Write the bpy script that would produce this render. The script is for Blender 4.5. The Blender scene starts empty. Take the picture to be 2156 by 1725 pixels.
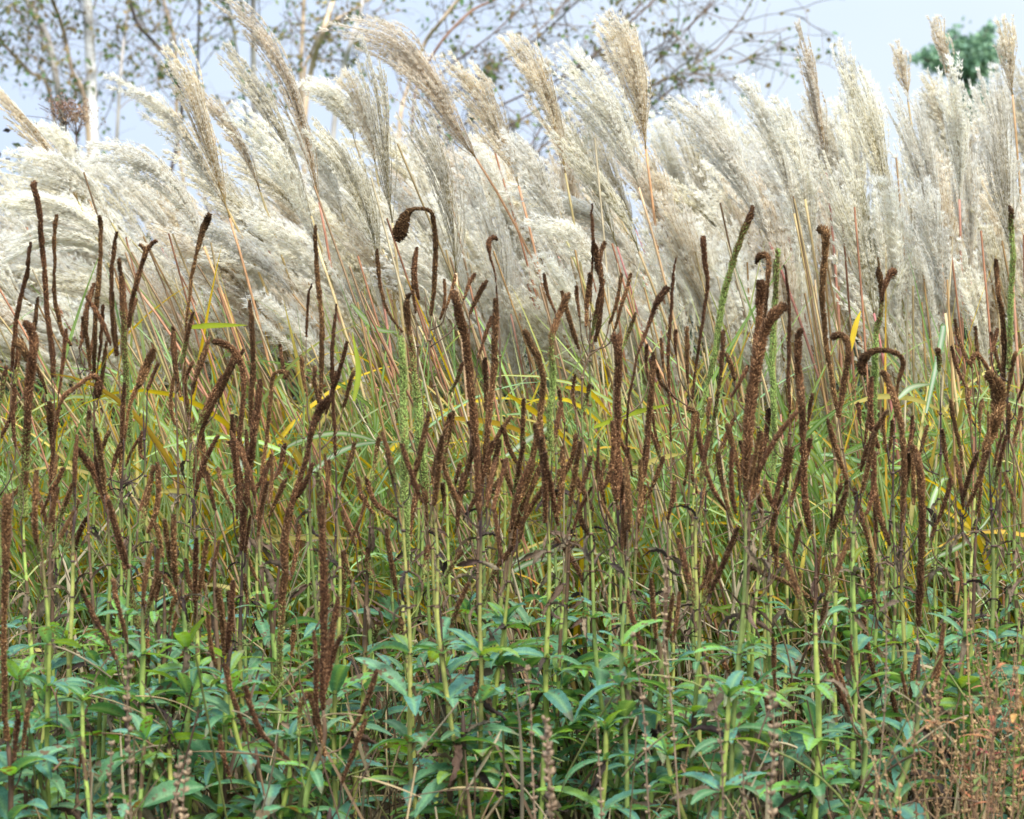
import bpy, math, random
import numpy as np
from mathutils import Vector

# ------------------------------------------------------------------ camera
F = 5800.0                      # focal length in units of a 2156 x 1725 picture
PITCH = math.atan((862.5-620.0)/F)
CAMZ = 1.5
sc = bpy.context.scene
col = sc.collection
cam_d = bpy.data.cameras.new("camera"); cam = bpy.data.objects.new("camera", cam_d); col.objects.link(cam)
cam.location = (0, 0, CAMZ)
cam.rotation_euler = (math.radians(90)-PITCH, 0, 0)
cam_d.sensor_width = 36; cam_d.lens = 36*F/2156; cam_d.clip_end = 2000; cam_d.clip_start = 0.1
cam_d.dof.use_dof = True; cam_d.dof.focus_distance = 8.3; cam_d.dof.aperture_fstop = 5.6
sc.camera = cam
sc.render.resolution_x = 1024; sc.render.resolution_y = 819

# ------------------------------------------------------------------ light
SUN_EL, SUN_AZ = math.radians(56), math.radians(155)       # azimuth measured from +Y (view direction) to +X
w = bpy.data.worlds.new("World"); sc.world = w; w.use_nodes = True
nt = w.node_tree; bg = nt.nodes['Background']
sky = nt.nodes.new('ShaderNodeTexSky'); sky.sky_type = 'NISHITA'; sky.sun_disc = False
sky.sun_elevation = SUN_EL; sky.sun_rotation = SUN_AZ; sky.air_density = 1.0; sky.dust_density = 2.0; sky.ozone_density = 1.5
# thin high cloud: an even pale veil over the blue, a little brighter towards the sun
tc = nt.nodes.new('ShaderNodeTexCoord'); sep = nt.nodes.new('ShaderNodeSeparateXYZ')
nt.links.new(tc.outputs['Generated'], sep.inputs[0])
rmp = nt.nodes.new('ShaderNodeMapRange'); rmp.inputs[1].default_value = -0.25; rmp.inputs[2].default_value = 0.25
nt.links.new(sep.outputs['X'], rmp.inputs[0])
veil = nt.nodes.new('ShaderNodeMix'); veil.data_type = 'RGBA'
veil.inputs[6].default_value = (7.7, 9.4, 12.9, 1); veil.inputs[7].default_value = (9.8, 11.0, 12.4, 1)
cn = nt.nodes.new('ShaderNodeTexNoise'); cn.inputs['Scale'].default_value = 7; cn.inputs['Detail'].default_value = 4
cm = nt.nodes.new('ShaderNodeMath'); cm.operation = 'MULTIPLY_ADD'; cm.inputs[1].default_value = 1.1; cm.use_clamp = True
cs_ = nt.nodes.new('ShaderNodeMath'); cs_.operation = 'SUBTRACT'; cs_.inputs[1].default_value = 0.5
nt.links.new(tc.outputs['Generated'], cn.inputs['Vector']); nt.links.new(cn.outputs['Fac'], cs_.inputs[0])
nt.links.new(cs_.outputs[0], cm.inputs[0]); nt.links.new(rmp.outputs[0], cm.inputs[2])
nt.links.new(cm.outputs[0], veil.inputs[0])
mx = nt.nodes.new('ShaderNodeMix'); mx.data_type = 'RGBA'; mx.inputs[0].default_value = 0.85
nt.links.new(sky.outputs[0], mx.inputs[6]); nt.links.new(veil.outputs[2], mx.inputs[7])
zen = nt.nodes.new('ShaderNodeMapRange'); zen.inputs[1].default_value = 0.10; zen.inputs[2].default_value = 1.0
zen.inputs[3].default_value = 1.0; zen.inputs[4].default_value = 2.9
nt.links.new(sep.outputs['Z'], zen.inputs[0])
vs = nt.nodes.new('ShaderNodeVectorMath'); vs.operation = 'SCALE'
nt.links.new(mx.outputs[2], vs.inputs[0]); nt.links.new(zen.outputs[0], vs.inputs['Scale'])
nt.links.new(vs.outputs[0], bg.inputs['Color']); bg.inputs['Strength'].default_value = 0.058
sd = bpy.data.lights.new("sun", 'SUN'); sd.energy = 3.3; sd.angle = math.radians(16); sd.color = (1, 0.975, 0.91)
sun = bpy.data.objects.new("sun", sd); col.objects.link(sun)
sv = Vector((math.sin(SUN_AZ)*math.cos(SUN_EL), math.cos(SUN_AZ)*math.cos(SUN_EL), math.sin(SUN_EL)))
sun.rotation_euler = sv.to_track_quat('Z', 'Y').to_euler()
sc.view_settings.view_transform = 'Standard'; sc.view_settings.look = 'None'
sc.view_settings.exposure = 0.75; sc.view_settings.gamma = 1

# ------------------------------------------------------------------ helpers
rng = np.random.default_rng(11)
random.seed(5)
cp, sp = math.cos(PITCH), math.sin(PITCH)
def W(x, y, d):
    u = (x-1078.0)/F; v = (862.5-y)/F
    dy = cp+v*sp; dz = -sp+v*cp; k = d/dy
    return np.array([u*k, d, CAMZ+dz*k])
def PX(p):
    x, y, z = p[0], p[1], p[2]-CAMZ
    f = y*cp-z*sp; v = y*sp+z*cp
    return 1078+F*x/f, 862.5-F*v/f
def ppm(d): return F/d

class MB:
    """collects vertices, tris and quads with a colour per vertex"""
    def __init__(s): s.V=[]; s.C=[]; s.Q=[]; s.T=[]; s.n=0
    def add(s, V, C, Q=None, T=None):
        V = np.asarray(V, float); C = np.asarray(C, float)
        if C.ndim == 1: C = np.tile(C, (len(V), 1))
        s.V.append(V); s.C.append(C)
        if Q is not None and len(Q): s.Q.append(np.asarray(Q, np.int64)+s.n)
        if T is not None and len(T): s.T.append(np.asarray(T, np.int64)+s.n)
        s.n += len(V)
    def tube(s, P, R, C, sides=5, cap=True):
        P = np.asarray(P, float); n = len(P)
        R = np.broadcast_to(np.asarray(R, float), (n,))
        T = np.gradient(P, axis=0); T /= np.linalg.norm(T, axis=1)[:, None]+1e-12
        ref = np.array([0.13, 0.97, 0.2]); 
        a = np.cross(T, ref); a /= np.linalg.norm(a, axis=1)[:, None]+1e-12
        b = np.cross(T, a)
        th = np.arange(sides)*2*np.pi/sides
        V = P[:, None, :]+R[:, None, None]*(np.cos(th)[None, :, None]*a[:, None, :]+np.sin(th)[None, :, None]*b[:, None, :])
        C = np.asarray(C, float)
        if C.ndim == 1: C = np.tile(C, (n, 1))
        CC = np.repeat(C, sides, axis=0)
        i = np.arange(n-1)[:, None]*sides; j = np.arange(sides)[None, :]; j2 = (j+1) % sides
        Q = np.stack([i+j, i+j2, i+sides+j2, i+sides+j], -1).reshape(-1, 4)
        V = V.reshape(-1, 3)
        if cap:
            V = np.vstack([V, P[:1], P[-1:]]); CC = np.vstack([CC, C[:1], C[-1:]])
            k = n*sides; jj = np.arange(sides); jn = (jj+1) % sides
            T3 = np.vstack([np.stack([jj, np.full(sides, k), jn], -1),
                            np.stack([(n-1)*sides+jj, (n-1)*sides+jn, np.full(sides, k+1)], -1)])
            s.add(V, CC, Q, T3)
        else: s.add(V, CC, Q)
    def ribbon(s, P, Wd, side, C, fold=0.25, mid=None, up=None):
        """blade along P, half width Wd, side = sideways unit vectors; mid = colour of the midrib"""
        P = np.asarray(P, float); n = len(P); Wd = np.broadcast_to(np.asarray(Wd, float), (n,))
        side = np.broadcast_to(np.asarray(side, float), (n, 3))
        T = np.gradient(P, axis=0); T /= np.linalg.norm(T, axis=1)[:, None]+1e-12
        nr = np.cross(T, side); nr /= np.linalg.norm(nr, axis=1)[:, None]+1e-12
        L = P+side*Wd[:, None]+nr*(fold*Wd)[:, None]; Rr = P-side*Wd[:, None]+nr*(fold*Wd)[:, None]
        C = np.asarray(C, float)
        if C.ndim == 1: C = np.tile(C, (n, 1))
        V = np.stack([L, P, Rr], 1).reshape(-1, 3)
        M = C if mid is None else np.tile(np.asarray(mid, float), (n, 1))
        CC = np.stack([C, M, C], 1).reshape(-1, C.shape[1])
        i = np.arange(n-1)*3
        Q = np.vstack([np.stack([i, i+1, i+4, i+3], -1), np.stack([i+1, i+2, i+5, i+4], -1)])
        s.add(V, CC, Q)
    def slivers(s, P, D, Wv, C):
        """many thin pointed quads: base P, tip P+D, half width vector Wv"""
        n = len(P)
        V = np.stack([P, P+D*0.45+Wv, P+D, P+D*0.45-Wv], 1).reshape(-1, 3)
        C = np.asarray(C, float)
        if C.ndim == 1: C = np.tile(C, (n, 1))
        Q = np.arange(4*n).reshape(-1, 4)
        s.add(V, np.repeat(C, 4, axis=0), Q)
    def mesh(s, name, mat, org=(0, 0, 0), smooth=False):
        V = np.vstack(s.V)-np.asarray(org, float); C = np.vstack(s.C)
        if C.shape[1] == 3: C = np.hstack([C, np.ones((len(C), 1))])
        Q = np.vstack(s.Q) if s.Q else np.zeros((0, 4), np.int64)
        T = np.vstack(s.T) if s.T else np.zeros((0, 3), np.int64)
        me = bpy.data.meshes.new(name)
        me.vertices.add(len(V)); me.vertices.foreach_set('co', V.astype(np.float32).ravel())
        nl = Q.size+T.size; me.loops.add(nl)
        me.loops.foreach_set('vertex_index', np.concatenate([Q.ravel(), T.ravel()]).astype(np.int32))
        npoly = len(Q)+len(T); me.polygons.add(npoly)
        st = np.concatenate([np.arange(len(Q))*4, Q.size+np.arange(len(T))*3]).astype(np.int32)
        me.polygons.foreach_set('loop_start', st)
        me.polygons.foreach_set('loop_total', np.concatenate([np.full(len(Q), 4), np.full(len(T), 3)]).astype(np.int32))
        if smooth: me.polygons.foreach_set('use_smooth', np.ones(npoly, bool))
        ca = me.color_attributes.new('Col', 'FLOAT_COLOR', 'POINT')
        ca.data.foreach_set('color', C.astype(np.float32).ravel())
        me.update(); me.validate()
        me.materials.append(mat)
        return me
    def obj(s, name, mat, parent=None, org=(0, 0, 0), smooth=False):
        me = s.mesh(name, mat, org, smooth)
        o = bpy.data.objects.new(name, me); col.objects.link(o)
        if parent is not None: o.parent = parent
        return o

def inst(name, me, parent, loc, rot=(0, 0, 0), scl=1.0):
    o = bpy.data.objects.new(name, me); col.objects.link(o); o.parent = parent
    o.location = loc; o.rotation_euler = rot
    o.scale = (scl, scl, scl) if np.isscalar(scl) else scl
    return o
def empty(name, loc, cat, group=None, label=None):
    o = bpy.data.objects.new(name, None); o.empty_display_size = 0.05; col.objects.link(o)
    o.location = tuple(float(v) for v in loc); o['category'] = cat
    if group: o['group'] = group
    if label: o['label'] = label
    return o

def smooth(P, n):
    """Catmull-Rom through the rows of P, n samples"""
    P = np.asarray(P, float)
    if len(P) == 2: P = np.array([P[0], (P[0]+P[1])/2, P[1]])
    A = np.vstack([2*P[0]-P[1], P, 2*P[-1]-P[-2]])
    m = len(P)-1; t = np.linspace(0, m-1e-6, n); i = t.astype(int); f = (t-i)[:, None]
    p0, p1, p2, p3 = A[i], A[i+1], A[i+2], A[i+3]
    return 0.5*((2*p1)+(-p0+p2)*f+(2*p0-5*p1+4*p2-p3)*f**2+(-p0+3*p1-3*p2+p3)*f**3)
def arclen(P):
    return np.concatenate([[0], np.cumsum(np.linalg.norm(np.diff(P, axis=0), axis=1))])
def unit(v): return v/(np.linalg.norm(v, axis=-1, keepdims=True)+1e-12)

# ------------------------------------------------------------------ materials
def mat_col(name, rough=0.7, spec=0.3, transl=0.0, tcol=None, hue=0.0, val=0.25, nscale=60, spots=None, bump=0.0, back=None):
    m = bpy.data.materials.new(name); m.use_nodes = True; t = m.node_tree; N = t.nodes; L = t.links
    b = N['Principled BSDF']; out = N['Material Output']
    at = N.new('ShaderNodeAttribute'); at.attribute_name = 'Col'
    oi = N.new('ShaderNodeObjectInfo')
    co = N.new('ShaderNodeTexCoord')
    no = N.new('ShaderNodeTexNoise'); no.inputs['Scale'].default_value = nscale; no.inputs['Detail'].default_value = 3
    L.new(co.outputs['Object'], no.inputs['Vector'])
    hs = N.new('ShaderNodeHueSaturation')
    L.new(at.outputs['Color'], hs.inputs['Color'])
    r1 = N.new('ShaderNodeMapRange'); r1.inputs[3].default_value = 0.5-hue; r1.inputs[4].default_value = 0.5+hue
    L.new(oi.outputs['Random'], r1.inputs[0]); L.new(r1.outputs[0], hs.inputs['Hue'])
    r2 = N.new('ShaderNodeMapRange'); r2.inputs[1].default_value = 0.3; r2.inputs[2].default_value = 0.7
    r2.inputs[3].default_value = 1-val; r2.inputs[4].default_value = 1+val
    L.new(no.outputs['Fac'], r2.inputs[0])
    m2 = N.new('ShaderNodeMath'); m2.operation = 'MULTIPLY_ADD'      # per-object brightness
    L.new(oi.outputs['Random'], m2.inputs[0]); m2.inputs[1].default_value = val*1.2; m2.inputs[2].default_value = 1-val*0.6
    m3 = N.new('ShaderNodeMath'); m3.operation = 'MULTIPLY'
    L.new(r2.outputs[0], m3.inputs[0]); L.new(m2.outputs[0], m3.inputs[1]); L.new(m3.outputs[0], hs.inputs['Value'])
    c = hs.outputs['Color']
    if spots:
        n2 = N.new('ShaderNodeTexNoise'); n2.inputs['Scale'].default_value = spots[1]; n2.inputs['Detail'].default_value = 4
        L.new(co.outputs['Object'], n2.inputs['Vector'])
        ad = N.new('ShaderNodeMath'); ad.operation = 'MULTIPLY_ADD'; L.new(oi.outputs['Random'], ad.inputs[0])
        ad.inputs[1].default_value = 0.22; L.new(n2.outputs['Fac'], ad.inputs[2])
        r3 = N.new('ShaderNodeMapRange'); r3.inputs[1].default_value = spots[2]; r3.inputs[2].default_value = spots[2]+0.05
        L.new(ad.outputs[0], r3.inputs[0])
        mm = N.new('ShaderNodeMix'); mm.data_type = 'RGBA'; L.new(r3.outputs[0], mm.inputs[0]); L.new(c, mm.inputs[6])
        mm.inputs[7].default_value = (*spots[0], 1); c = mm.outputs[2]
    L.new(c, b.inputs['Base Color']); b.inputs['Roughness'].default_value = rough
    b.inputs['Specular IOR Level'].default_value = spec
    if bump:
        bm = N.new('ShaderNodeBump'); bm.inputs['Strength'].default_value = bump; bm.inputs['Distance'].default_value = 0.004
        L.new(no.outputs['Fac'], bm.inputs['Height']); L.new(bm.outputs[0], b.inputs['Normal'])
    if transl > 0:
        tr = N.new('ShaderNodeBsdfTranslucent'); ms = N.new('ShaderNodeMixShader'); ms.inputs[0].default_value = transl
        if tcol:
            tm = N.new('ShaderNodeMix'); tm.data_type = 'RGBA'; tm.blend_type = 'MULTIPLY'; tm.inputs[0].default_value = 1
            L.new(c, tm.inputs[6]); tm.inputs[7].default_value = (*tcol, 1); L.new(tm.outputs[2], tr.inputs['Color'])
        else: L.new(c, tr.inputs['Color'])
        L.new(b.outputs[0], ms.inputs[1]); L.new(tr.outputs[0], ms.inputs[2]); L.new(ms.outputs[0], out.inputs['Surface'])
    return m
M_spike = mat_col('seed_spike', 0.85, 0.15, 0, hue=0.008, val=0.22, nscale=90)
M_stem = mat_col('plant_stem', 0.6, 0.3, 0, hue=0.012, val=0.3, nscale=35, spots=((0.13, 0.08, 0.04), 28, 0.72))
M_leaf = mat_col('green_leaf', 0.5, 0.35, 0.30, tcol=(2.2, 1.9, 0.55), hue=0.02, val=0.25, nscale=45, spots=((0.13, 0.085, 0.04), 9, 0.74), bump=0.5)
M_dry = mat_col('dry_leaf', 0.8, 0.2, 0.2, hue=0.02, val=0.35, nscale=70)
M_plume = mat_col('plume', 0.7, 0.15, 0.6, hue=0.006, val=0.10, nscale=12)
M_culm = mat_col('culm', 0.5, 0.35, 0.0, hue=0.02, val=0.2, nscale=25)
M_blade = mat_col('grass_blade', 0.55, 0.22, 0.35, tcol=(1.5, 1.4, 0.7), hue=0, val=0.2, nscale=9)
M_straw = mat_col('straw', 0.7, 0.25, 0.15, hue=0, val=0.3, nscale=14)
M_bark = mat_col('birch_bark', 0.8, 0.2, 0, hue=0, val=0.25, nscale=5)
M_bleaf = mat_col('birch_leaf', 0.6, 0.3, 0.3, hue=0, val=0.2, nscale=3)
M_shrub = mat_col('shrub_leaf', 0.6, 0.3, 0.2, hue=0, val=0.25, nscale=4)

# ------------------------------------------------------------------ ground
def ground():
    me = bpy.data.meshes.new('ground'); s = 900
    xs = np.concatenate([np.linspace(-s, -12, 6), np.linspace(-8, 8, 33), np.linspace(12, s, 6)])
    ys = np.concatenate([np.linspace(-60, 2, 4), np.linspace(4, 16, 37), np.linspace(20, 1700, 8)])
    V = []; Fc = []
    for y in ys:
        for x in xs:
            z = 0.03*math.sin(x*3.1+y)*math.sin(y*2.3-x) if 4 <= y <= 16 and abs(x) <= 8 else 0
            V.append((x, y, z))
    nx = len(xs)
    for j in range(len(ys)-1):
        for i in range(nx-1): Fc.append((j*nx+i, j*nx+i+1, (j+1)*nx+i+1, (j+1)*nx+i))
    me.from_pydata(V, [], Fc)
    m = bpy.data.materials.new('soil_and_meadow'); m.use_nodes = True; t = m.node_tree; N = t.nodes; L = t.links
    b = N['Principled BSDF']; b.inputs['Roughness'].default_value = 0.95
    co = N.new('ShaderNodeTexCoord'); n1 = N.new('ShaderNodeTexNoise'); n1.inputs['Scale'].default_value = 9; n1.inputs['Detail'].default_value = 8
    L.new(co.outputs['Object'], n1.inputs['Vector'])
    rp = N.new('ShaderNodeValToRGB'); L.new(n1.outputs['Fac'], rp.inputs[0])
    rp.color_ramp.elements[0].position = 0.35; rp.color_ramp.elements[0].color = (0.02, 0.014, 0.008, 1)
    rp.color_ramp.elements[1].position = 0.7; rp.color_ramp.elements[1].color = (0.13, 0.09, 0.045, 1)
    sx = N.new('ShaderNodeSeparateXYZ'); L.new(co.outputs['Object'], sx.inputs[0])
    r = N.new('ShaderNodeMapRange'); r.inputs[1].default_value = 14; r.inputs[2].default_value = 18; L.new(sx.outputs['Y'], r.inputs[0])
    mm = N.new('ShaderNodeMix'); mm.data_type = 'RGBA'; L.new(r.outputs[0], mm.inputs[0]); L.new(rp.outputs[0], mm.inputs[6])
    mm.inputs[7].default_value = (0.07, 0.11, 0.035, 1); L.new(mm.outputs[2], b.inputs['Base Color'])
    me.materials.append(m)
    o = bpy.data.objects.new('ground', me); col.objects.link(o); o['kind'] = 'structure'
    o['label'] = 'brown soil of the planting bed and meadow beyond'
ground()

# ================================================================== silver grass
def plume_geo(mb, r, P, width, nrac, fluff, wind, tone, strand=0.0):
    """P: points of the plume axis base->tip (metres). Racemes rise from the lower axis and fan out."""
    A = smooth(P, 60); s = arclen(A); Lt = s[-1]; s = s/Lt
    ext = A[-1]+(A[-1]-A[-4])*np.linspace(0.3, 3, 6)[:, None]
    s = np.concatenate([s, 1+np.linspace(0.3, 3, 6)*(s[-1]-s[-4])]); A = np.vstack([A, ext])
    def ax(q): return np.stack([np.interp(q, s, A[:, k]) for k in range(3)], -1)
    T = unit(ax(np.array([1.0]))-ax(np.array([0.0])))[0]
    e1 = unit(np.cross(T, np.array([0, 1.0, 0]))); e2 = unit(np.cross(T, e1))
    tan = np.array(tone)
    mb.tube(ax(np.linspace(0, 0.5, 8)), np.linspace(0.0022, 0.0012, 8), tan*0.8, 4)
    for k in range(nrac):
        s0 = r.uniform(0, 0.42); s1 = min(s0+r.uniform(0.42, 0.72), 1.0+r.uniform(-.04, .06))
        if k < 3: s1 = 1.03
        ph = r.uniform(0, 2*np.pi); rr = width/2*math.sqrt(r.uniform(0.02, 1))*(0.75+0.5*(1-s1))
        if k < 3: rr *= 0.3
        t = np.linspace(0, 1, 12)
        lat = rr*(1.15*t**0.8-0.15*t**3)
        wob = 0.006*np.sin(t*r.uniform(5, 11)+r.uniform(0, 6))*t
        pts = ax(s0+(s1-s0)*t)+lat[:, None]*(math.cos(ph)*e1+math.sin(ph)*e2)+wob[:, None]*e1
        wd = np.array([-1, r.uniform(-.3, .3), -0.35]); bend = wind*r.uniform(0.2, 1.3)*Lt*0.15
        pts = pts+(t**2.8)[:, None]*wd*bend
        c0 = tan*r.uniform(0.8, 1.15)
        mb.tube(pts, np.linspace(0.0013, 0.0006, 12), c0*0.85, 3, cap=False)
        ln = arclen(pts); m = max(10, int(ln[-1]/0.0062))
        q = np.sort(r.uniform(0.06, 1, m)); qq = q*ln[-1]
        X = np.stack([np.interp(qq, ln, pts[:, j]) for j in range(3)], -1)
        TT = unit(np.stack([np.interp(qq, ln, np.gradient(pts[:, j])) for j in range(3)], -1))
        # spikelets
        for rep in range(1):
            d = unit(r.normal(size=(m, 3))); d = unit(d-TT*(d*TT).sum(1)[:, None])
            D = unit(TT*1.0+d*0.38)*(r.uniform(0.006, 0.0095, m))[:, None]
            wv = unit(np.cross(D, r.normal(size=(m, 3))))*0.0008
            mb.slivers(X, D, wv, np.clip(c0*r.uniform(0.75, 1.3, (m, 1)), 0, .8))
        # silky hairs, longer to the tip
        nh = 11
        Xh = np.repeat(X, nh, 0); Th = np.repeat(TT, nh, 0); mm = len(Xh); tq = np.repeat(q, nh)
        keep = r.uniform(size=mm) < np.clip((0.35+0.9*tq)*(0.42+fluff), 0, 1)
        Xh, Th, tq = Xh[keep], Th[keep], tq[keep]; mm = len(Xh)
        d = unit(r.normal(size=(mm, 3))); d = unit(d-Th*(d*Th).sum(1)[:, None])
        D = unit(Th*(1.15-0.5*fluff)+d*(0.30+0.38*fluff)+np.array([-0.18, 0, 0]))*(r.uniform(0.008, 0.018, mm)*(0.8+0.4*fluff)*(0.8+0.4*tq))[:, None]
        wv = unit(np.cross(D, r.normal(size=(mm, 3))))*0.0007
        wh = np.array([0.97, 0.94, 0.86]); hc = c0*0.26+wh*0.74
        mb.slivers(Xh, D, wv, np.clip(hc*r.uniform(0.85, 1.12, (mm, 1)), 0, .93))

TAN = (0.66, 0.48, 0.22); GRT = (0.54, 0.46, 0.24); CRM = (0.86, 0.78, 0.62)
stalks = []          # (root, tip px, colour word, shape word, hero short name)
def culm_pts(base3, dir3, gx, d, n=16):
    """from plume base down to the ground"""
    g = np.array([gx, d+0.05, 0.0]); L = base3[2]
    m1 = base3-unit(dir3)*L*0.33; m2 = np.array([gx-(gx-m1[0])*0.36, d+0.02, L*0.33])
    t = np.linspace(0, 1, n)[:, None]
    return g*(1-t)**3+3*m2*(1-t)**2*t+3*m1*(1-t)*t**2+base3*t**3
CULMC = [(0.55, 0.34, 0.14), (0.48, 0.25, 0.13), (0.38, 0.28, 0.12), (0.60, 0.44, 0.22), (0.46, 0.20, 0.14), (0.33, 0.27, 0.11)]
def blade_path(p0, heading, length, rise, droop, n=12, wig=0.0):
    """grass blade leaving p0: rises then arches over towards heading (angle in xy)"""
    t = np.linspace(0, 1, n); h = np.array([math.cos(heading), math.sin(heading), 0])
    ang = math.radians(rise)-math.radians(droop)*t**1.3
    dx = np.cos(ang); dz = np.sin(ang); st = length/(n-1)
    X = np.concatenate([[0], np.cumsum(dx[:-1]*st)]); Z = np.concatenate([[0], np.cumsum(dz[:-1]*st)])
    sd = np.array([-h[1], h[0], 0])
    return np.asarray(p0)+X[:, None]*h+Z[:, None]*np.array([0, 0, 1.0])+sd*(wig*np.sin(t*4))[:, None], sd
BLC = [((0.13, 0.31, 0.035), 7), ((0.22, 0.40, 0.05), 7), ((0.12, 0.31, 0.14), 3.5), ((0.40, 0.44, 0.07), 3), ((0.66, 0.42, 0.03), 2.8),
       ((0.55, 0.32, 0.06), 1.2), ((0.62, 0.48, 0.26), 1.5), ((0.42, 0.29, 0.15), 1.2), ((0.26, 0.38, 0.28), 1.4)]
BLC = [((b[0][0]*.85, b[0][1]*.92, b[0][2]*.6), b[1]) for b in BLC]
BLW = np.array([b[1] for b in BLC]); BLW = BLW/BLW.sum()
def blade_cols(r, n, dryness=0.0):
    i = r.choice(len(BLC), p=BLW)
    if r.uniform() < dryness: i = r.choice([6, 7, 6, 5])
    a = np.array(BLC[i][0])*r.uniform(0.75, 1.2)
    b = a if r.uniform() < 0.5 else np.array(BLC[r.choice([3, 4, 6])][0])
    t = np.linspace(0, 1, n)[:, None]**2
    c = a*(1-t)+b*t
    mid = np.array([0.36, 0.48, 0.26]) if (i < 4 or i == 8) else a*1.25
    return c, np.clip(mid, 0, .8)

def stalk(r, d, tr, width, tone, fluff, wind, nrac, gx=None, tag=None, short=None, words=('cream', 'fluffy'), leaves=2):
    """tr: traced axis in picture units, tip first"""
    P3 = np.array([W(x, y, d) for x, y in tr][::-1])
    P3[:, 1] += np.linspace(0, r.uniform(-.06, .06), len(P3))
    base = P3[0]; dr = P3[1]-P3[0]; dr = unit(dr)
    if gx is None: gx = base[0]-dr[0]*base[2]*0.62+r.uniform(-.05, .05)
    cu = culm_pts(base, dr, gx, d)
    org = cu[0].copy(); org[2] = 0
    root = empty('silver_grass_stalk', org, 'silver grass', 'silver grass stalks')
    cc = np.array(CULMC[r.integers(len(CULMC))])*r.uniform(0.8, 1.15); c2 = np.array(CULMC[r.integers(len(CULMC))])
    mb = MB(); t = np.linspace(0, 1, len(cu))[:, None]
    mb.tube(cu, np.linspace(0.0062, 0.0040, len(cu)), cc*t+c2*0.8*(1-t), 6); mb.obj('culm', M_culm, root, org, True)
    mb = MB(); plume_geo(mb, r, P3, width/ppm(d), nrac, fluff, wind, tone); mb.obj('plume', M_plume, root, org)
    for k in range(leaves):
        i = r.integers(3, 10); p0 = cu[i]
        hd = r.choice([math.pi, math.pi, 0])+r.uniform(-.9, .9)
        pth, sd = blade_path(p0, hd, r.uniform(.4, .7), r.uniform(60, 80), r.uniform(60, 150))
        c, md = blade_cols(r, 12, 0.25); mb = MB()
        mb.ribbon(pth, 0.008*np.sin(np.linspace(0.35, math.pi-.02, 12)), sd, c, 0.25, md); mb.obj('leaf_blade', M_blade, root, org, True)
    stalks.append(dict(root=root, tip=tr[0], short=short, label=tag, words=words, d=d))
    return root

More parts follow.
